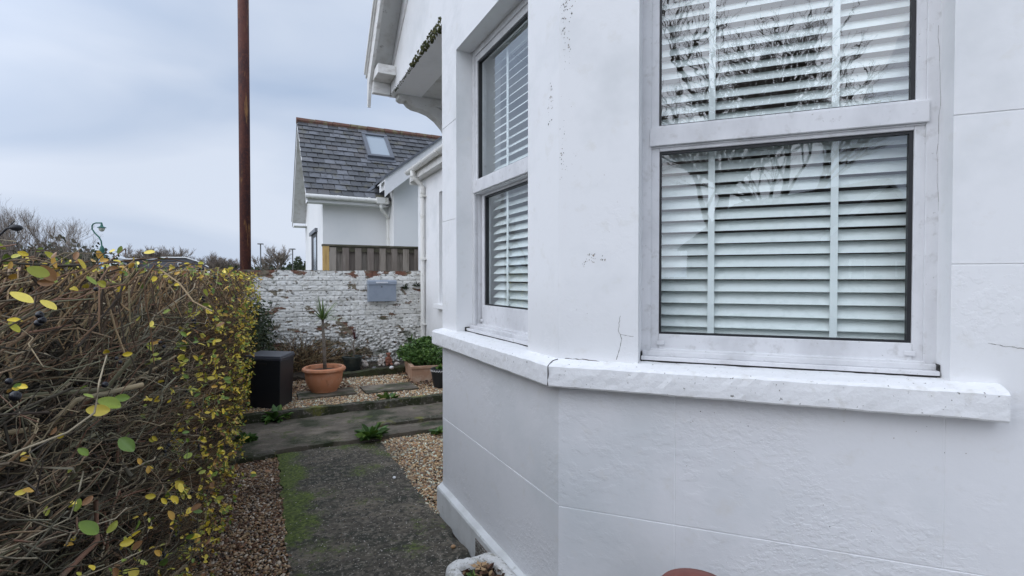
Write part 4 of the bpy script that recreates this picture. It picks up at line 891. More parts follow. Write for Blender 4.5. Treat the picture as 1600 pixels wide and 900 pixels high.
def sprays(P, r, per, rlo, rhi, Lr, k=5):
    n, kk, _ = P.shape; m = n*per; pi = np.repeat(np.arange(n), per); t = RNG.uniform(.15, .98, m)*(kk-1); i0 = np.minimum(t.astype(int), kk-2); f = (t-i0)[:, None]
    st = P[pi, i0]*(1-f)+P[pi, i0+1]*f; d = P[pi, i0+1]-P[pi, i0]; d /= np.linalg.norm(d, axis=1, keepdims=True)
    d = d+RNG.normal(size=(m, 3))*(.28, .42, .42)+(.12, 0, .06); d /= np.linalg.norm(d, axis=1, keepdims=True); L_ = RNG.uniform(*Lr, m)
    tt = np.linspace(0, 1, k)[None, :, None]; C = st[:, None]+d[:, None]*L_[:, None, None]*tt; w = RNG.normal(size=C.shape)*.075*L_[:, None, None]; w[:, 0] = 0; C += np.cumsum(w, 1)
    C[..., 2] = np.clip(C[..., 2], 0, HT+.02); lim = face(C[..., 1], C[..., 2])+.035; C[..., 0] = np.minimum(C[..., 0], lim)
    return C, RNG.uniform(rlo, rhi, (m, 1))*np.linspace(1, .6, k)[None]
TIPS = []
P1_, r1_ = twigs(680, .2, 2.7, .0016, .0038, (.30, .65), .12, k=14, wob=.018); P1_ = hollow(P1_); P1_[..., 2] = np.minimum(P1_[..., 2], HT+RNG.uniform(-.03, .04, (len(P1_), 1))); P1_[:, 1:-1] += RNG.normal(size=P1_[:, 1:-1].shape)*.0035; r1_ *= RNG.choice([1, 1, 1.35, .85], r1_.shape); V, Fc = polytubes(P1_, r1_, 6); npobj('twigs', V, Fc, M_bark, hd, smooth=True)
C1, q1 = sprays(P1_, r1_, 9, .0008, .0016, (.05, .24), 6); q1 = q1*RNG.choice([1, 1, 1.4], q1.shape); V, Fc = polytubes(C1, q1, 3); npobj('fine_twigs', V, Fc, M_bark, hd, smooth=True); TIPS += [P1_[:, -1], C1[:, -1]]
P0_, r0_ = twigs(46, .35, 2.4, .0060, .0095, (.5, .9), .22, k=10, wob=.03, up=.45); V, Fc = polytubes(P0_, r0_, 8); npobj('stout_twigs', V, Fc, M_bark, hd, smooth=True)
P2_, r2_ = twigs(1500, 2.2, 7.0, .0017, .0034, (.2, .5), .14, k=6, wob=.025); P2_ = hollow(P2_); V, Fc = polytubes(P2_, r2_, 4); npobj('twigs', V, Fc, M_barkf, hd)
C2, q2 = sprays(P2_, r2_, 5, .0010, .0018, (.05, .2), 4); V, Fc = polytubes(C2, q2, 3); npobj('outer_twigs', V, Fc, M_barkf, hd); TIPS += [P2_[:, -1], C2[:, -1]]
TIPS = np.concatenate(TIPS)
# top: twigs standing up along the clipped top, whole depth
n = 5600; y = 1.1+5.9*RNG.uniform(0, 1, n)**1.15; x = face(y, 1.4)-RNG.uniform(0, .95, n); z = HT-.02+RNG.normal(0, .018, n)
d = np.stack([RNG.normal(.35, .4, n), RNG.normal(.1, .4, n), np.abs(RNG.normal(.8, .3, n))], 1); d /= np.linalg.norm(d, axis=1, keepdims=True)
tip = np.stack([x, y, z], 1); t = np.linspace(-1, 0, 4)[None, :, None]; P = tip[:, None]+d[:, None]*RNG.uniform(.05, .2, (n, 1, 1))*t; P[:, 1:3] += RNG.normal(size=(n, 2, 3))*.006
V, Fc = polytubes(P, RNG.uniform(.0012, .0024, (n, 1))*np.ones((1, 4))); npobj('top_twigs', V, Fc, M_barkf, hd); TOP = tip
# stout branches inside: stems from the ground fanning out
n = 260; k = 9; y = RNG.uniform(-.2, 7, n); x = RNG.uniform(-1.15, -.55, n); t = np.linspace(0, 1, k)[None, :, None]
d = np.stack([RNG.normal(.30, .25, n), RNG.normal(.1, .3, n), RNG.uniform(.7, 1.3, n)], 1); P = np.stack([x, y, np.zeros(n)], 1)[:, None]+d[:, None]*t*1.05; P[..., 0] -= .12; P[..., 0] += .15*t[..., 0]**2; P += np.cumsum(RNG.normal(size=P.shape)*.016, 1)
P[..., 0] = np.minimum(P[..., 0], face(P[..., 1], P[..., 2])-.15-RNG.uniform(0, .2, (n, 1))); P[..., 2] = np.clip(P[..., 2], 0, 1.44)
V, Fc = polytubes(P, RNG.uniform(.005, .010, (n, 1))*np.linspace(1, .45, k)[None], 6); npobj('branches', V, Fc, M_bark, hd, smooth=True)
# tangled core closing the view; near-black bark stands in for the inner shade
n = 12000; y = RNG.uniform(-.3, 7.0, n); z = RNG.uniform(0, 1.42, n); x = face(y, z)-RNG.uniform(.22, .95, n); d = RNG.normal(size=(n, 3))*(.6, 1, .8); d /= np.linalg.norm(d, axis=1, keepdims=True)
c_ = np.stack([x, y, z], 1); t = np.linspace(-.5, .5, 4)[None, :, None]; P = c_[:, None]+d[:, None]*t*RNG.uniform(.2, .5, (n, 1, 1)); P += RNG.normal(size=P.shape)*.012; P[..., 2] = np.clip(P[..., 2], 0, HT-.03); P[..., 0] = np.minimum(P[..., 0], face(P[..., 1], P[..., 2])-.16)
V, Fc = polytubes(P, RNG.uniform(.002, .0055, (n, 1))*np.ones((1, 4))); npobj('core_twigs', V, Fc, mat('shade_dark_inner_bark', (.075, .062, .045), .9, island=[(.035, .03, .02), (.055, .045, .03), (.025, .021, .015)]), hd)
n = 5000; y = RNG.uniform(.2, 7, n); z = RNG.uniform(0, 1.40, n); x = face(y, z)-RNG.uniform(.42, .85, n); V, Fc = leafmesh(np.stack([x, y, z], 1), RNG.uniform(.03, .05, n)); npobj('inner_dead_leaves', V, Fc, mat('shade_dark_inner_leaf', (1, 1, 1), .8, island=[(.025, .021, .013), (.04, .03, .018), (.022, .026, .012)]), hd)  # leaf colours darkened to pass for shade deep in the hedge
# leaves: sparse near the camera, dense at the far end
def hl(n, ya, yb, s, power=1.0, zlo=0, zhi=HT+.02, dep=.05):
    y = ya+(yb-ya)*RNG.uniform(0, 1, n)**power; z = RNG.uniform(zlo, zhi, n); x = face(y, z)-RNG.uniform(-.012, dep, n)
    d = np.stack([RNG.normal(.7, .5, n), RNG.normal(0, .7, n), RNG.normal(-.1, .7, n)], 1)
    return np.stack([x, y, z], 1), RNG.uniform(s*.6, s*1.2, n), d
def tl(n, ya, yb, sz, zlo=0., zhi=2., per=3):
    T_ = TIPS[(TIPS[:, 1] > ya) & (TIPS[:, 1] < yb) & (TIPS[:, 2] > zlo) & (TIPS[:, 2] < zhi)]
    c = T_[RNG.integers(0, len(T_), n)]; c = c[c[:, 0] > face(c[:, 1], c[:, 2])-.10]; c[:, 0] += .012; c = np.repeat(c, per, 0)+RNG.normal(size=(len(c)*per, 3))*.006; m = len(c)
    return c, RNG.uniform(sz*.55, sz*1.2, m), np.stack([RNG.normal(.7, .5, m), RNG.normal(0, .7, m), RNG.normal(-.1, .7, m)], 1)
A = [tl(170, .7, 1.5, .016, per=2), tl(620, 1.3, 2.4, .021, per=2), tl(600, 2.1, 3.4, .030), tl(850, 3.2, 4.8, .031), tl(1500, 4.6, 7.0, .031), tl(34, 1.2, 1.8, .030, .5, .98, 3), tl(16, 1.5, 2.2, .028, .95, 1.35, 2)]
n = 1700; y = .9+6.1*RNG.uniform(0, 1, n); A.append((np.stack([face(y, 1.4)-RNG.uniform(0, .6, n), y, HT+RNG.uniform(-.04, .03, n)], 1), RNG.uniform(.013, .026, n), RNG.normal(size=(n, 3))))
P_ = np.concatenate([a[0] for a in A]); S_ = np.concatenate([a[1] for a in A]); D_ = np.concatenate([a[2] for a in A])
V, Fc = leafmesh(P_, S_, dirs=D_, up=np.array([.6, -.5, .5]), aspect=1.15, tilt=.6); ll = npobj('leaves', V, Fc, M_leafy, hd, smooth=True); sb = ll.modifiers.new('round', 'SUBSURF'); sb.levels = sb.render_levels = 1
# individually placed big leaves near the lens
HL = [(148, 625, .045), (176, 622, .030), (120, 815, .042), (185, 683, .05), (265, 775, .045), (262, 797, .04), (225, 775, .03), (290, 775, .028), (165, 835, .03), (185, 852, .03), (200, 890, .04), (62, 412, .030), (38, 418, .028), (12, 455, .03), (150, 440, .024), (190, 555, .02), (166, 545, .02), (60, 468, .025), (120, 700, .022), (285, 585, .026), (215, 715, .02), (300, 880, .03), (240, 860, .03), (320, 800, .025), (130, 640, .04), (205, 860, .03)]
P_ = []; S_ = []
for px, py, s in HL:
    r_ = ray(px, py); k_ = 0; t_h = .5
    while t_h < 6:
        p = O0+r_*t_h
        if p.x < float(face(p.y, p.z))+.012: break
        t_h += .01
    if p.z > HT: p.z = min(p.z, HT+.04)
    P_.append(tuple(p)); S_.append(s*.78)
n = len(P_); V, Fc = leafmesh(np.array(P_), np.array(S_), dirs=np.stack([RNG.normal(.6, .3, n), RNG.normal(.2, .3, n), RNG.normal(-.3, .4, n)], 1), up=np.array([.55, -.75, .3]), aspect=1.25, tilt=.35); ll = npobj('large_leaves', V, Fc, M_leafy, hd, smooth=True); sb = ll.modifiers.new('round', 'SUBSURF'); sb.levels = sb.render_levels = 2
BER = []
for px, py, s in [(24, 619, .0065), (164, 601, .006), (62, 492, .005), (66, 500, .005), (60, 505, .005), (268, 830, .005), (278, 832, .005), (272, 838, .005), (330, 445, .006), (250, 535, .005), (256, 542, .005), (14, 596, .004), (182, 560, .004), (188, 566, .004), (150, 452, .004), (300, 770, .004)]:
    r_ = ray(px, py); t_h = .4
    while t_h < 6:
        p = O0+r_*t_h
        if p.x < float(face(p.y, p.z))+.01: break
        t_h += .01
    BER.append((tuple(p), s*.8))
P_, _, _ = hl(240, 1.6, 6.8, .01, dep=.02)
for p in P_:
    for q in range(random.randint(1, 4)): BER.append(((p[0]+random.uniform(-.008, .008), p[1]+random.uniform(-.008, .008), p[2]+random.uniform(-.01, .01)), .0042))
BER.sort(key=lambda b: Vector(b[0]).xy.length/b[1])
for c, r_b in BER[:100]: obj('berry', MB().ball(c, r_b, 9, 6), M_berry, hd, smooth=True)
bm_ = MB()
for c, r_b in BER[100:]: bm_.ball(c, r_b, 6, 4)
tag(obj('berries', bm_, M_berry, hd, smooth=True), kind='stuff')

# ------------------------------------------------------------------ rusty pole
pa_, pb_ = onY(374.6, 400, 8.9), onY(392.4, 400, 8.9); pcx = (pa_.x+pb_.x)/2
rp_ = MB(); rw = .078
rp_.tube([(pcx, 8.9, -.1), (pcx, 8.9, 7.5)], rw, 24); q = obj('rusty_pole', rp_, M_rust, smooth=True); tag(q, 'tall rusty brown steel pole rising behind the garden wall', 'pole')

# ------------------------------------------------------------------ neighbour: fence, house
fe = empty('timber_fence', (1.7, 8.6, 0), 'weathered grey hit-and-miss timber fence panel behind the white wall', 'fence')
fx0, fx1 = onY(504, 385, 8.6).x, 3.4
m = MB().box(fx0, fx0+.095, 8.55, 8.65, -.1, 2.0); obj('fence_post', m, M_post, fe, bevel=.004)
m = MB(); x = fx0+.10; k = 0
while x < fx1:
    w = .105; yb = 8.575 if k % 2 == 0 else 8.625
    if k % 2 == 0: m.box(x, x+.10, 8.560, 8.578, .2, 1.955+random.uniform(-.002, .002))
    else: m.box(x-.045, x+.15, 8.622, 8.640, .2, 1.955)
    x += .098; k += 1
obj('fence_boards', m, M_fence, fe)
m = MB().box(fx0-.01, fx1, 8.545, 8.655, 1.972, 2.002); m.box(fx0+.096, fx1, 8.579, 8.621, 1.89, 1.971); obj('fence_cap', m, mat('mossy_cap', (.08, .075, .05), .9, [((.14, .12, .09), 9, .5, .7)]), fe)

nb = empty('neighbour_house', (3.5, 14, 0), 'white neighbouring house with slate roof, skylight and gable beyond the fence', 'house')
NX, NY, NYB = 1.295, 12.2, 16.95; ez = 3.30; er = onY(463, 185, 14.4).z-.05; vx = .925
m = MB(); m.prism([(NY, -.1), (NYB, -.1), (NYB, ez-.05), (14.4, er-.25), (NY, ez-.05)], lambda u, v, w: Vector((NX+w, u, v)), 0, 8)
obj('wall', m, M_nbwall, nb)
sl_ = (er-ez)/(14.4-11.85)
# near slope deck and far slope
m = MB(); th_ = .10
m.prism([(11.85, ez-.06), (14.4, er-.06), (17.02, ez-.06-.04), (17.02, ez-.14), (14.4, er-.16), (11.85, ez-.12)], lambda u, v, w: Vector((w, u, v)), vx+.03, 9)
obj('roof_deck', m, M_soffit, nb)
sm = MB(); ln = math.hypot(14.4-11.85, er-ez); nrow = 15; rowh = ln/nrow; dirr = Vector((0, (14.4-11.85)/ln, (er-ez)/ln)); nrm = Vector((0, -dirr.z, dirr.y))
for rI in range(nrow):
    x = vx-.02+(-.125 if rI % 2 else 0)+random.uniform(-.01, .01)
    while x < 7.5:
        w = .25; xa, xb = max(x+.006, vx-.02), x+w-.006; d0 = rI*rowh+random.uniform(-.006, .006); d1 = rI*rowh+rowh*1.25; l0 = .026+random.uniform(-.003, .005)
        if xb-xa > .03:
            base = Vector((0, 11.82, ez-.03)); A_ = base+dirr*d0+nrm*l0; B_ = base+dirr*d1+nrm*.002; C_ = base+dirr*d1-nrm*.006; D_ = base+dirr*d0+nrm*(l0-.009)
            j = random.uniform(-.002, .002)
            sm.add([(xa, A_.y, A_.z+j), (xb, A_.y, A_.z-j), (xb, B_.y, B_.z), (xa, B_.y, B_.z), (xa, D_.y, D_.z), (xb, D_.y, D_.z), (xb, C_.y, C_.z), (xa, C_.y, C_.z)],
                   [(0, 1, 2, 3), (0, 4, 5, 1), (1, 5, 6, 2), (2, 6, 7, 3), (3, 7, 4, 0), (7, 6, 5, 4)])
        x += w
# back slope: slates seen only as an edge
sm.add([(vx-.02, 14.4, er+.0), (7.5, 14.4, er+.0), (7.5, 17.05, ez-.06), (vx-.02, 17.05, ez-.06), (vx-.02, 14.4, er-.04), (7.5, 14.4, er-.04), (7.5, 17.05, ez-.1), (vx-.02, 17.05, ez-.1)], [(0, 1, 2, 3), (7, 6, 5, 4), (0, 3, 7, 4), (3, 2, 6, 7)])
obj('slate_roof', sm, M_slate, nb)
m = MB(); x = vx-.03
while x < 7.5: m.tube([(x, 14.4, er+.0), (x+.44, 14.4, er+.0)], [.085, .078], 8); x += .45
obj('ridge_tiles', m, M_ridge, nb)
m = MB()
m.prism([(11.80, ez-.16), (14.4, er-.20), (17.05, ez-.25), (17.05, ez-.05), (14.4, er-.05), (11.80, ez-.06)], lambda u, v, w: Vector((w, u, v)), vx-.005, vx+.022)
m.box(vx+.02, NX, 16.4, 17.0, ez-.28, ez-.26); 
obj('verge_board', m, M_white, nb)
m = MB(); m.box(vx+.023, 2.62, 11.86, 11.885, ez-.185, ez-.02); m.box(vx+.023, 2.7, 11.886, NY, ez-.18, ez-.165); m.box(vx+.0225, vx+.04, 11.886, 12.3, ez-.18, ez-.03); obj('fascia', m, M_white, nb)
m = MB(); m.tube([(vx-.02, 11.80, ez-.065), (2.5, 11.80, ez-.075)], .052, 12)
m.tube([(1.55, 11.80, ez-.068), (1.60, 11.80, ez-.068)], .058, 12); m.tube([(2.22, 11.80, ez-.070), (2.27, 11.80, ez-.070)], .058, 12)
m.box(2.40, 2.66, 11.72, 11.84, ez-.14, ez+.0); obj('gutter', m, M_plastic, nb, smooth=False)
m = MB(); m.tube([(2.50, 11.78, ez-.10), (2.50, 11.78, ez-.22), (2.52, 11.82, ez-.27), (2.70, 12.0, ez-.40), (2.72, 12.06, ez-.45), (2.72, 12.06, ez-.55), (2.72, 12.06, .2)], .036, 12)
for z in (ez-.36, ez-.60, 2.1): m.tube([(2.72, 12.06, z-.02), (2.72, 12.06, z+.02)], .044, 12) if z < ez-.5 else None
obj('downpipe', m, M_plastic, nb)
# side window
wy0, wy1 = 13.45, 14.9
m = MB().box(NX-.012, NX+.03, wy0, wy1, .9, 2.60); sw = obj('side_window', m, M_black, nb)
obj('pane', MB().box(NX-.02, NX-.013, wy0+.08, (wy0+wy1)/2-.03, .95, 2.5), M_skyl, sw); obj('window_head', MB().box(NX-.06, NX, wy0-.1, wy1+.1, 2.61, 2.70), M_lead, sw)
# skylight on the slope
def onroof(px, py, off=.03):
    p0 = Vector((0, 11.82, ez-.03))+nrm*off; r_ = ray(px, py); t_r = (p0-O0).dot(nrm)/r_.dot(nrm); return O0+r_*t_r
sk = [onroof(*p) for p in ((564, 210), (604, 215), (616, 250), (575, 246))]
cx0 = (sk[0].x+sk[3].x)/2; cx1 = (sk[1].x+sk[2].x)/2; s1 = ((sk[0]+sk[1])/2-Vector((0, 11.82, ez-.03))); s1.x = 0; s0 = ((sk[2]+sk[3])/2-Vector((0, 11.82, ez-.03))); s0.x = 0; s1 = s1.dot(dirr); s0 = s0.dot(dirr)
def rfn(u, v, w): return Vector((u, 11.82, ez-.03))+dirr*v+nrm*w
m = MB()
def skb(a, b, c, d, w0, w1, mb): mb.prism([(a, c), (b, c), (b, d), (a, d)], rfn, w0, w1)
fw_ = .09
skb(cx0, cx1, s0, s0+fw_, .0, .10, m); skb(cx0, cx1, s1-fw_, s1, 0, .11, m); skb(cx0, cx0+fw_, s0+fw_, s1-fw_, 0, .10, m); skb(cx1-fw_, cx1, s0+fw_, s1-fw_, 0, .10, m); skb(cx0-.03, cx1+.03, s0-.12, s0-.001, .02, .035, m)
skyl = obj('skylight', m, M_lead, nb, bevel=.006)
m = MB(); skb(cx0+fw_, cx1-fw_, s0+fw_, s1-fw_, .03, .065, m); obj('pane', m, M_skyl, skyl)
# cross wing with its own gable
wx, wy = 2.746, 11.6
bl0, bl1 = onY(600, 308, 11.2), onY(690.5, 230, 11.2); bu0, bu1 = onY(574, 297, 11.2), onY(689, 217, 11.2)
ms_ = (bu1.z-bu0.z)/(bu1.x-bu0.x); apx = 5.9
def zu(x): return bu0.z+(x-bu0.x)*ms_
def zl(x): return bl0.z+(x-bl0.x)*(bl1.z-bl0.z)/(bl1.x-bl0.x)
m = MB(); m.prism([(wx, -.1), (9, -.1), (9, zu(2.8)), (apx, zu(apx)-.2), (wx, zu(wx)-.16)], lambda u, v, w: Vector((u, w, v)), wy, wy+3)
obj('wing_wall', m, M_nbwall, nb)
m = MB(); m.prism([(2.46, zu(2.46)-.2), (2.46, zu(2.46)), (apx, zu(apx)), (apx, zu(apx)-.24), (bl0.x+.1, zl(bl0.x+.1)), (bl0.x+.02, zl(bl0.x)-.0)], lambda u, v, w: Vector((u, w, v)), 11.19, 11.225)
m.prism([(bu0.x+.3, zu(bu0.x+.3)-.05), (apx, zu(apx)-.05), (apx, zu(apx)-.07), (bu0.x+.3, zu(bu0.x+.3)-.07)], lambda u, v, w: Vector((u, w, v)), 11.225, 11.599)
obj('wing_bargeboard', m, M_white, nb)
obj('verge_return', MB().prism([(2.47, zu(2.47)-.24), (2.47, zu(2.47)-.004), (2.74, zu(2.74)-.004), (2.74, zu(2.74)-.27)], lambda u, v, w: Vector((u, w, v)), 11.226, 11.79), M_white, nb)
m = MB(); m.prism([(2.44, zu(2.44)), (apx, zu(apx)+.003), (apx, zu(apx)+.055), (2.44, zu(2.44)+.055)], lambda u, v, w: Vector((u, w, v)), 11.15, 14.4)
obj('wing_roof', m, M_lead, nb)
va = [onroof(*p) for p in ((572, 298.5), (578, 298.5), (612, 274), (606, 272))]
m = MB(); m.add(va+[p-nrm*.02 for p in va], [(0, 1, 2, 3), (7, 6, 5, 4), (0, 4, 5, 1), (1, 5, 6, 2), (2, 6, 7, 3), (3, 7, 4, 0)]); obj('valley_flashing', m, M_lead, nb)

# ------------------------------------------------------------------ far background
def treemesh(seed, H, spread, levels, r0, nb_=(3, 5), lean=(0, 0), up=.35, ratio=.70):
    rd = random.Random(seed); segs = []; trunk = []
    def grow(p, d, L, r, lv):
        k = 4; pts = [p]
        for i in range(k):
            d = (d+Vector((rd.gauss(0, .14), rd.gauss(0, .14), rd.gauss(0, .08)+up*.12))).normalized(); p = p+d*L/k; pts.append(p)
        (trunk if lv >= levels-1 else segs).append((pts, r, r*.62))
        if lv == 0: return
        for j in range(rd.randint(*nb_)):
            q = pts[rd.randint(2, k)] if j else pts[-1]; a = rd.uniform(0, 6.28); s = rd.uniform(.35, 1)*spread
            nd = (d+Vector((math.cos(a)*s, math.sin(a)*s, rd.uniform(-.1, .35)))).normalized(); grow(q, nd, L*ratio*rd.uniform(.75, 1.15), r*.58, lv-1)
    grow(Vector((0, 0, 0)), Vector((lean[0], lean[1], 1)).normalized(), H*.30, r0, levels)
    def build(S, sides, name):
        P = np.array([[tuple(p) for p in s[0]] for s in S]); r = np.array([np.linspace(s[1], s[2], 5) for s in S]); V, Fc = polytubes(P, r, sides)
        me = bpy.data.meshes.new(name); me.from_pydata(V.tolist(), [], Fc.tolist()); me.update(); me.materials.append(M_tree); return me
    return build(trunk, 6, 'trunk'), build(segs, 3, 'crown')
def place(tm, loc, rz, s, label, group, cat='tree', name='bare_tree', H=None, wid=1.0):
    if H:
        hh = max(v.co.z for v in tm[1].vertices); s = H/hh; s = (s*wid, s*wid, s)
    e_ = bpy.data.objects.new(name, None); COL.objects.link(e_); e_.location = loc; e_.rotation_euler = (0, 0, rz); e_.scale = s if isinstance(s, tuple) else (s, s, s); tag(e_, label, cat, group)
    for me, nm in zip(tm, ('trunk', 'crown')):
        o = bpy.data.objects.new(nm, me); COL.objects.link(o); o.parent = e_
    return e_
def at(px, dist): r_ = ray(px, 436); r_.z = 0; r_.normalize(); return Vector((r_.x*dist, r_.y*dist, -.16))
T_a = treemesh(1, 9, 1.0, 6, .13, (3, 4), up=.8, ratio=.72); T_b = treemesh(2, 9, .8, 6, .11, (3, 4), up=1.1, ratio=.74); T_far = treemesh(3, 10, 1.1, 5, .26, (4, 5), up=.7, ratio=.72); T_far2 = treemesh(4, 10, 1.0, 5, .26, (4, 5), up=.8, ratio=.72)
labs = ['large pale bare tree leaning right beside the green lamp', 'bare tree rising at the left edge above the hedge', 'thin bare tree between the two at the left']
for (px, d, s, tm), lab in zip([(112, 27, 4.0, T_a), (10, 26, 4.9, T_b), (58, 28, 4.7, T_b), (84, 29, 4.1, T_a), (-30, 24, 4.6, T_a)], labs+['dense pale bare tree just left of the one beside the green lamp', 'bare tree cut by the left edge behind the black lamp']):
    place(tm, at(px, d), random.uniform(0, 6), 1, lab, 'bare trees beyond the hedge', H=s+.16, wid=.95)
fl_ = ['leftmost of the far round bare trees, above the grey building', 'far bare tree second from the left above the grey building', 'far bare tree above the middle of the grey building', 'far bare tree above the right roof end of the grey building', 'far bare tree right of the grey building', 'small far bare tree just left of the rusty pole', 'far bare tree where the grey roof slopes down']
for k, ((px, ytop), lab) in enumerate(zip([(200, 379), (237, 381), (257, 383), (290, 384), (325, 391), (360, 402), (343, 393)], fl_)):
    d = 95; dep = d*math.cos(math.atan((px-800)/800)); h = 1.6+(436-ytop)*dep/800; place([T_far, T_far2][k % 2], at(px, d), k*1.3, 1, lab, 'row of far bare trees', H=h, wid=1.25)
d = 60; px = 425; dep = d*math.cos(math.atan((px-800)/800)); place(T_far2, at(px, d), 1.0, 1, 'round bare tree between the rusty pole and the white house', 'row of far bare trees', H=1.6+56*dep/800, wid=1.15)
# evergreen masses
def bush(name, c, r, n, s, label, m=M_everg, group=None):
    e_ = empty(name, c, label, 'bush', group); d = RNG.normal(size=(n, 3)); d /= np.linalg.norm(d, axis=1, keepdims=True)
    lump = np.array([1+.45*noise.noise(Vector(tuple(v*2.1))+Vector(c)) + .2*noise.noise(Vector(tuple(v*6))) for v in d])[:, None]
    P = np.array(c)+d*np.array(r)*RNG.uniform(.45, 1.05, (n, 1))*lump; P[:, 2] = np.maximum(P[:, 2], -.15)
    V, Fc = leafmesh(P, RNG.uniform(s*.6, s*1.3, n), aspect=1.4); npobj('foliage', V, Fc, m, e_)
    st = MB(); [st.tube([(c[0]+random.uniform(-.3, .3), c[1]+random.uniform(-.3, .3), -.16), (c[0]+random.uniform(-1, 1)*r[0]*.4, c[1]+random.uniform(-1, 1)*r[1]*.4, c[2]+r[2]*.3)], [.09, .03], 5) for _ in range(4)]; obj('trunk', st, M_tree, e_); return e_
for px, d, rx, top, lab in [(8, 30, 2.2, 376, 'dark evergreen bush at the left edge above the hedge'), (78, 32, 2.6, 384, 'dark evergreen bush under the large pale bare tree'), (120, 34, 1.8, 386, 'dark green bush right beside the green lamp post'), (45, 33, 2.0, 392, 'low dark bush between the two evergreens at the left')]:
    p = at(px, d); dep = d*math.cos(math.atan((px-800)/800)); h = 1.45+(436-top)*dep/800; bush('evergreen_bush', (p.x, p.y, h*.45), (rx, rx, h*.55), 3200, .22, lab, group='dark evergreens beyond the hedge')
for px, d, rx, top, lab in [(470, 70, 2.5, 411, 'low dark far shrub beside the corner of the white house'), (462, 75, 3.0, 413, 'low far scrub between the bare tree and the house'), (410, 70, 4.0, 414, 'low far scrub under the round bare tree')]:
    p = at(px, d); dep = d*math.cos(math.atan((px-800)/800)); h = 1.45+(436-top)*dep/800; bush('far_shrub', (p.x, p.y, h*.45), (rx, rx, h*.55), 900, .4, lab, group='low scrub at the horizon')
p = at(466, 52); e_ = empty('small_conifer', p, 'tiny round-topped evergreen beside the thin lamp post', 'tree'); n = 500; dd = RNG.normal(size=(n, 3)); dd /= np.linalg.norm(dd, axis=1, keepdims=True)
V, Fc = leafmesh(np.array((p.x, p.y, 2.75))+dd*(.32, .32, .75), .18); npobj('crown', V, Fc, M_everg, e_); obj('trunk', MB().tube([p, (p.x, p.y, 2.6)], .06, 6), M_tree, e_)
# a far wood that closes the horizon
n = 9000; a = RNG.uniform(R(-70), R(60), n); dd = RNG.uniform(170, 230, n); P_ = np.stack([np.sin(a)*dd, np.cos(a)*dd, RNG.uniform(0, 1, n)**1.4*(4.0+2.0*np.sin(a*37)+1.5*np.sin(a*91+1))], 1)
V, Fc = leafmesh(P_, RNG.uniform(1.5, 3.0, n), aspect=1.3); tag(npobj('far_wood', V, Fc, mat('far_wood_leaf', (1, 1, 1), .9, island=[(.06, .055, .045), (.08, .07, .055), (.045, .05, .035)])), 'low distant wood along the horizon', 'wood', kind='stuff')
# grey building with white roof edge
gbld = empty('grey_building', at(260, 70), 'long low dark grey building with a white roof edge beyond the hedge', 'building')
bearing = math.atan((260-800)/800); base = at(260, 70); rgt = Vector((math.cos(R(YAW)), -math.sin(R(YAW)), 0)); fwd_ = Vector((math.sin(R(YAW)), math.cos(R(YAW)), 0)); dep = (base-O0).dot(fwd_)
rdir = ray(330, 436); rdir.z = 0; rdir.normalize()
def gbp(px, py, w): return O0*1.0+fwd_*dep+rdir*w+rgt*((px-800)*dep/800)+Vector((0, 0, (436-py)*dep/800))
top_ = [(180, 404), (240, 404), (254, 401.5), (290, 401.5), (308, 407), (326, 416)]
m = MB(); poly = [(180, 452)]+[(a, b+1.5) for a, b in top_]+[(326, 452)]; m.prism(poly, gbp, 0, 18); obj('wall', m, M_shed, gbld)
m = MB(); poly = top_+[(a, b+1.4) for a, b in top_[::-1]]; m.prism(poly, gbp, -.4, 18.3); obj('roof_edge', m, M_white, gbld)
m = MB(); m.prism([(192, 401), (246, 401), (250, 402.5), (240, 404), (181, 404)], gbp, 6, 17); obj('roof_top', m, mat('pale_roof', (.35, .38, .42), .6), gbld)
for x0_, x1_ in ((195, 199), (213, 216)):
    m = MB(); m.prism([(x0_, 411), (x1_, 411), (x1_, 417), (x0_, 417)], gbp, -.3, .01); obj('window', m, M_white, gbld)
m = MB(); m.prism([(278, 410.5), (284, 410.5), (284, 411.3), (279, 411.3), (279, 415.2), (284, 415.2), (284, 416), (278, 416)], gbp, -.3, .01); obj('window_frame', m, M_white, gbld)
m = MB(); m.box(-.5, .5, -.5, .5, 0, 1, Matrix.Translation(at(165, 72)) @ Matrix.Diagonal((3, 5, 3.9, 1))); q = obj('low_building', m, M_white); tag(q, 'low pale building left of the grey one, mostly behind the lamp post', 'building')
# street lamps
def dpt(px, d): return d*math.cos(math.atan((px-800)/800))
def hz(px, py, d): return CAMH+(436-py)*dpt(px, d)/800
d = 22; b_ = at(160, d); lp = empty('swan_neck_lamp', b_, 'green swan-neck street lamp with a pale blue sign beyond the hedge', 'street lamp'); k_ = dpt(160, d)/800
def lpt(px, py): return Vector((b_.x, b_.y, 0))+rgt*((px-160)*k_)+Vector((0, 0, hz(160, py, d)))
m = MB(); m.tube([(b_.x, b_.y, -.16), tuple(lpt(160, 405))], .085, 12); m.tube([lpt(160, 406), lpt(160, 402), lpt(160, 400), lpt(160, 390), lpt(160, 386), lpt(160, 384)], [.09, .10, .075, .075, .05, .03], 12); obj('column', m, M_lampg, lp)
m = MB(); m.tube([lpt(*p) for p in [(160, 386), (159, 377), (156, 371), (149, 364), (145, 358), (145, 353), (147, 350), (151, 348.5), (160, 348.5)]], .022, 8); m.tube([lpt(160, 348), lpt(160, 354)], [.02, .045], 8); obj('swan_neck', m, M_lampg, lp)
hp = lpt(160, 354); m = MB().lathe([(.02, .03), (.06, .0), (.125, -.03), (.13, -.045), (.09, -.05)], tuple(hp), 16); obj('lamp_shade', m, M_lampg, lp)
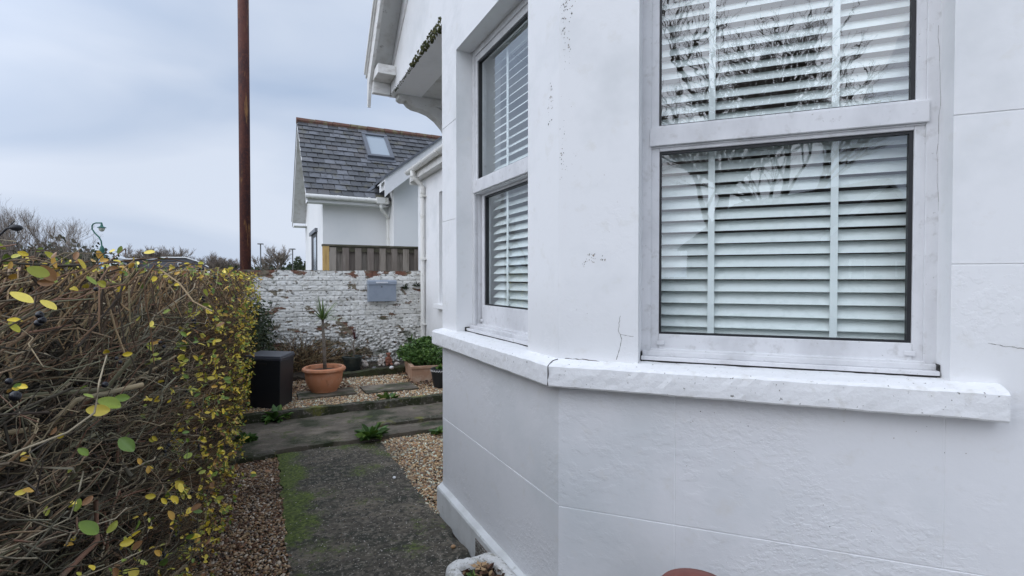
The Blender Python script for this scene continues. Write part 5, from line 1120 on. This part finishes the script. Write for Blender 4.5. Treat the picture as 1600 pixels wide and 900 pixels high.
m = MB().lathe([(.09, -.05), (.085, -.10), (.06, -.15), (.02, -.17)], tuple(hp), 16); obj('lamp_glass', m, mat('lamp_glass', (.5, .5, .42), .3), lp)
m = MB(); q0, q1 = lpt(158.5, 405), lpt(165, 424); fn_ = lambda u, v, w: Vector((b_.x, b_.y, 0))+rgt*((u-160)*k_)+Vector((0, 0, hz(160, v, d)))-fwd_*w
m.prism([(158.5, 405), (165.5, 405), (165.5, 424), (158.5, 424)], fn_, .09, .11); obj('sign_plate', m, M_blue, lp)
d = 14; b_ = at(-22, d); lp = empty('black_lamp', b_, 'black street lamp head on a slanting arm at the left edge', 'street lamp'); k_ = dpt(-22, d)/800
def lq(px, py): return Vector((b_.x, b_.y, 0))+rgt*((px+22)*k_)+Vector((0, 0, hz(-22, py, d)))
m = MB(); m.tube([(b_.x, b_.y, -.16), tuple(lq(-22, 420)), tuple(lq(-22, 400))], .05, 8); obj('column', m, M_blk, lp)
m = MB(); m.tube([lq(-22, 402), lq(-10, 378), lq(0, 368), lq(12, 357), lq(25, 356)], [.03, .022, .02, .02, .02], 8); m.tube([lq(11, 358), lq(25, 345)], [.016, .01], 6); obj('arm', m, M_blk, lp)
c = lq(26.5, 356); m = MB().ball(tuple(c), (.10, .10, .062), 14, 10); m.tube([c+Vector((0, 0, -.03)), c+rgt*.04+Vector((0, 0, -.10))], .01, 6); obj('lamp_head', m, M_blk, lp, smooth=True)
for px, top, lab in [(407.5, 382, 'thin tall lamp post just right of the rusty pole'), (457.5, 390, 'thin tall lamp post near the corner of the white house')]:
    d = 55; b_ = at(px, d); o_ = empty('street_lamp', b_, lab, 'street lamp', 'thin far lamp posts'); m = MB().tube([b_, (b_.x, b_.y, hz(px, top, d))], .055, 6); obj('column', m, M_steel, o_)
    z = hz(px, top, d); m = MB(); m.prism([(-.25, 0), (.25, 0), (.22, .10), (-.22, .10)], lambda u, v, w: b_+rgt*u+fwd_*w+Vector((0, 0, z+.16+v)), -.15, .15); obj('lamp_head', m, M_steel, o_)

# ------------------------------------------------------------------ across the street, behind the photographer: seen mirrored in the panes
T_r = treemesh(9, 12, 1.0, 6, .20, (3, 4), up=.25, ratio=.74)
for (x, y, s, rz), lab in zip([(-9.6, -9.6, 1.0, 0), (-11.5, -14.5, 1.1, 2), (-10.5, -4.0, .95, 4)], ['big bare street tree mirrored in the near window', 'second big bare street tree behind the photographer', 'bare street tree opposite the garden']):
    place(T_r, Vector((x, y, -.03)), rz, s, lab, 'bare street trees across the road')
oh = empty('opposite_house', (-17, -24, 0), 'dark brick house with a white-edged gable across the street, mirrored in the window', 'house')
def frO(u, v, w): return Vector((-13.8-w, -23.5+u, v))
m = MB(); m.prism([(-4.2, -.1), (4.2, -.1), (4.2, 3.3), (0, 6.0), (-4.2, 3.3)], frO, 0, 9); obj('wall', m, M_hbrick, oh)
m = MB(); m.prism([(-4.6, 3.05), (0, 6.05), (4.6, 3.05), (4.6, 3.3), (0, 6.35), (-4.6, 3.3)], frO, -.35, -.30); obj('bargeboard', m, M_white, oh)
m = MB(); m.prism([(-4.7, 3.2), (0, 6.2), (4.7, 3.2), (4.7, 3.35), (0, 6.4), (-4.7, 3.35)], frO, -.29, 9.3); obj('roof', m, M_roofd, oh)
for u in (-2.2, 1.2):
    m = MB(); m.prism([(u, .9), (u+1.1, .9), (u+1.1, 2.4), (u, 2.4)], frO, -.05, .02); w_ = obj('window', m, M_white, oh); m = MB(); m.prism([(u+.1, 1.0), (u+1.0, 1.0), (u+1.0, 2.3), (u+.1, 2.3)], frO, -.06, -.051); obj('pane', m, M_black, w_)
m = MB(); m.box(-11.4, -11.1, -60, 20, -.1, 1.5); tag(obj('street_wall', m, M_hbrick), 'dark brick boundary wall across the street', 'wall')

# ------------------------------------------------------------------ separate pieces that are parts of their own
def split_loose(o):
    me = o.data; n = len(me.vertices); par = list(range(n))
    def find(a):
        while par[a] != a: par[a] = par[par[a]]; a = par[a]
        return a
    for e in me.edges:
        a, b = find(e.vertices[0]), find(e.vertices[1])
        if a != b: par[a] = b
    isl = {}
    for p in me.polygons: isl.setdefault(find(p.vertices[0]), []).append(p)
    if len(isl) < 2: return
    base = o.name.split('.')[0]; first = True
    for polys in isl.values():
        idx = {}; fs = []
        for p in polys: fs.append([idx.setdefault(v, len(idx)) for v in p.vertices])
        m2 = bpy.data.meshes.new(base); m2.from_pydata([tuple(me.vertices[v].co) for v in idx], [], fs); m2.materials.append(me.materials[0]); m2.update()
        if first: tgt = o; keep = m2; first = False
        else:
            tgt = o.copy(); COL.objects.link(tgt); tgt.data = m2
    o.data = keep
for o in list(bpy.data.objects):
    if o.type == 'MESH' and o.name.split('.')[0] in ('soffit', 'sash_track', 'sealant_gap', 'main_wall', 'bargeboard', 'roof') and o.parent: split_loose(o)
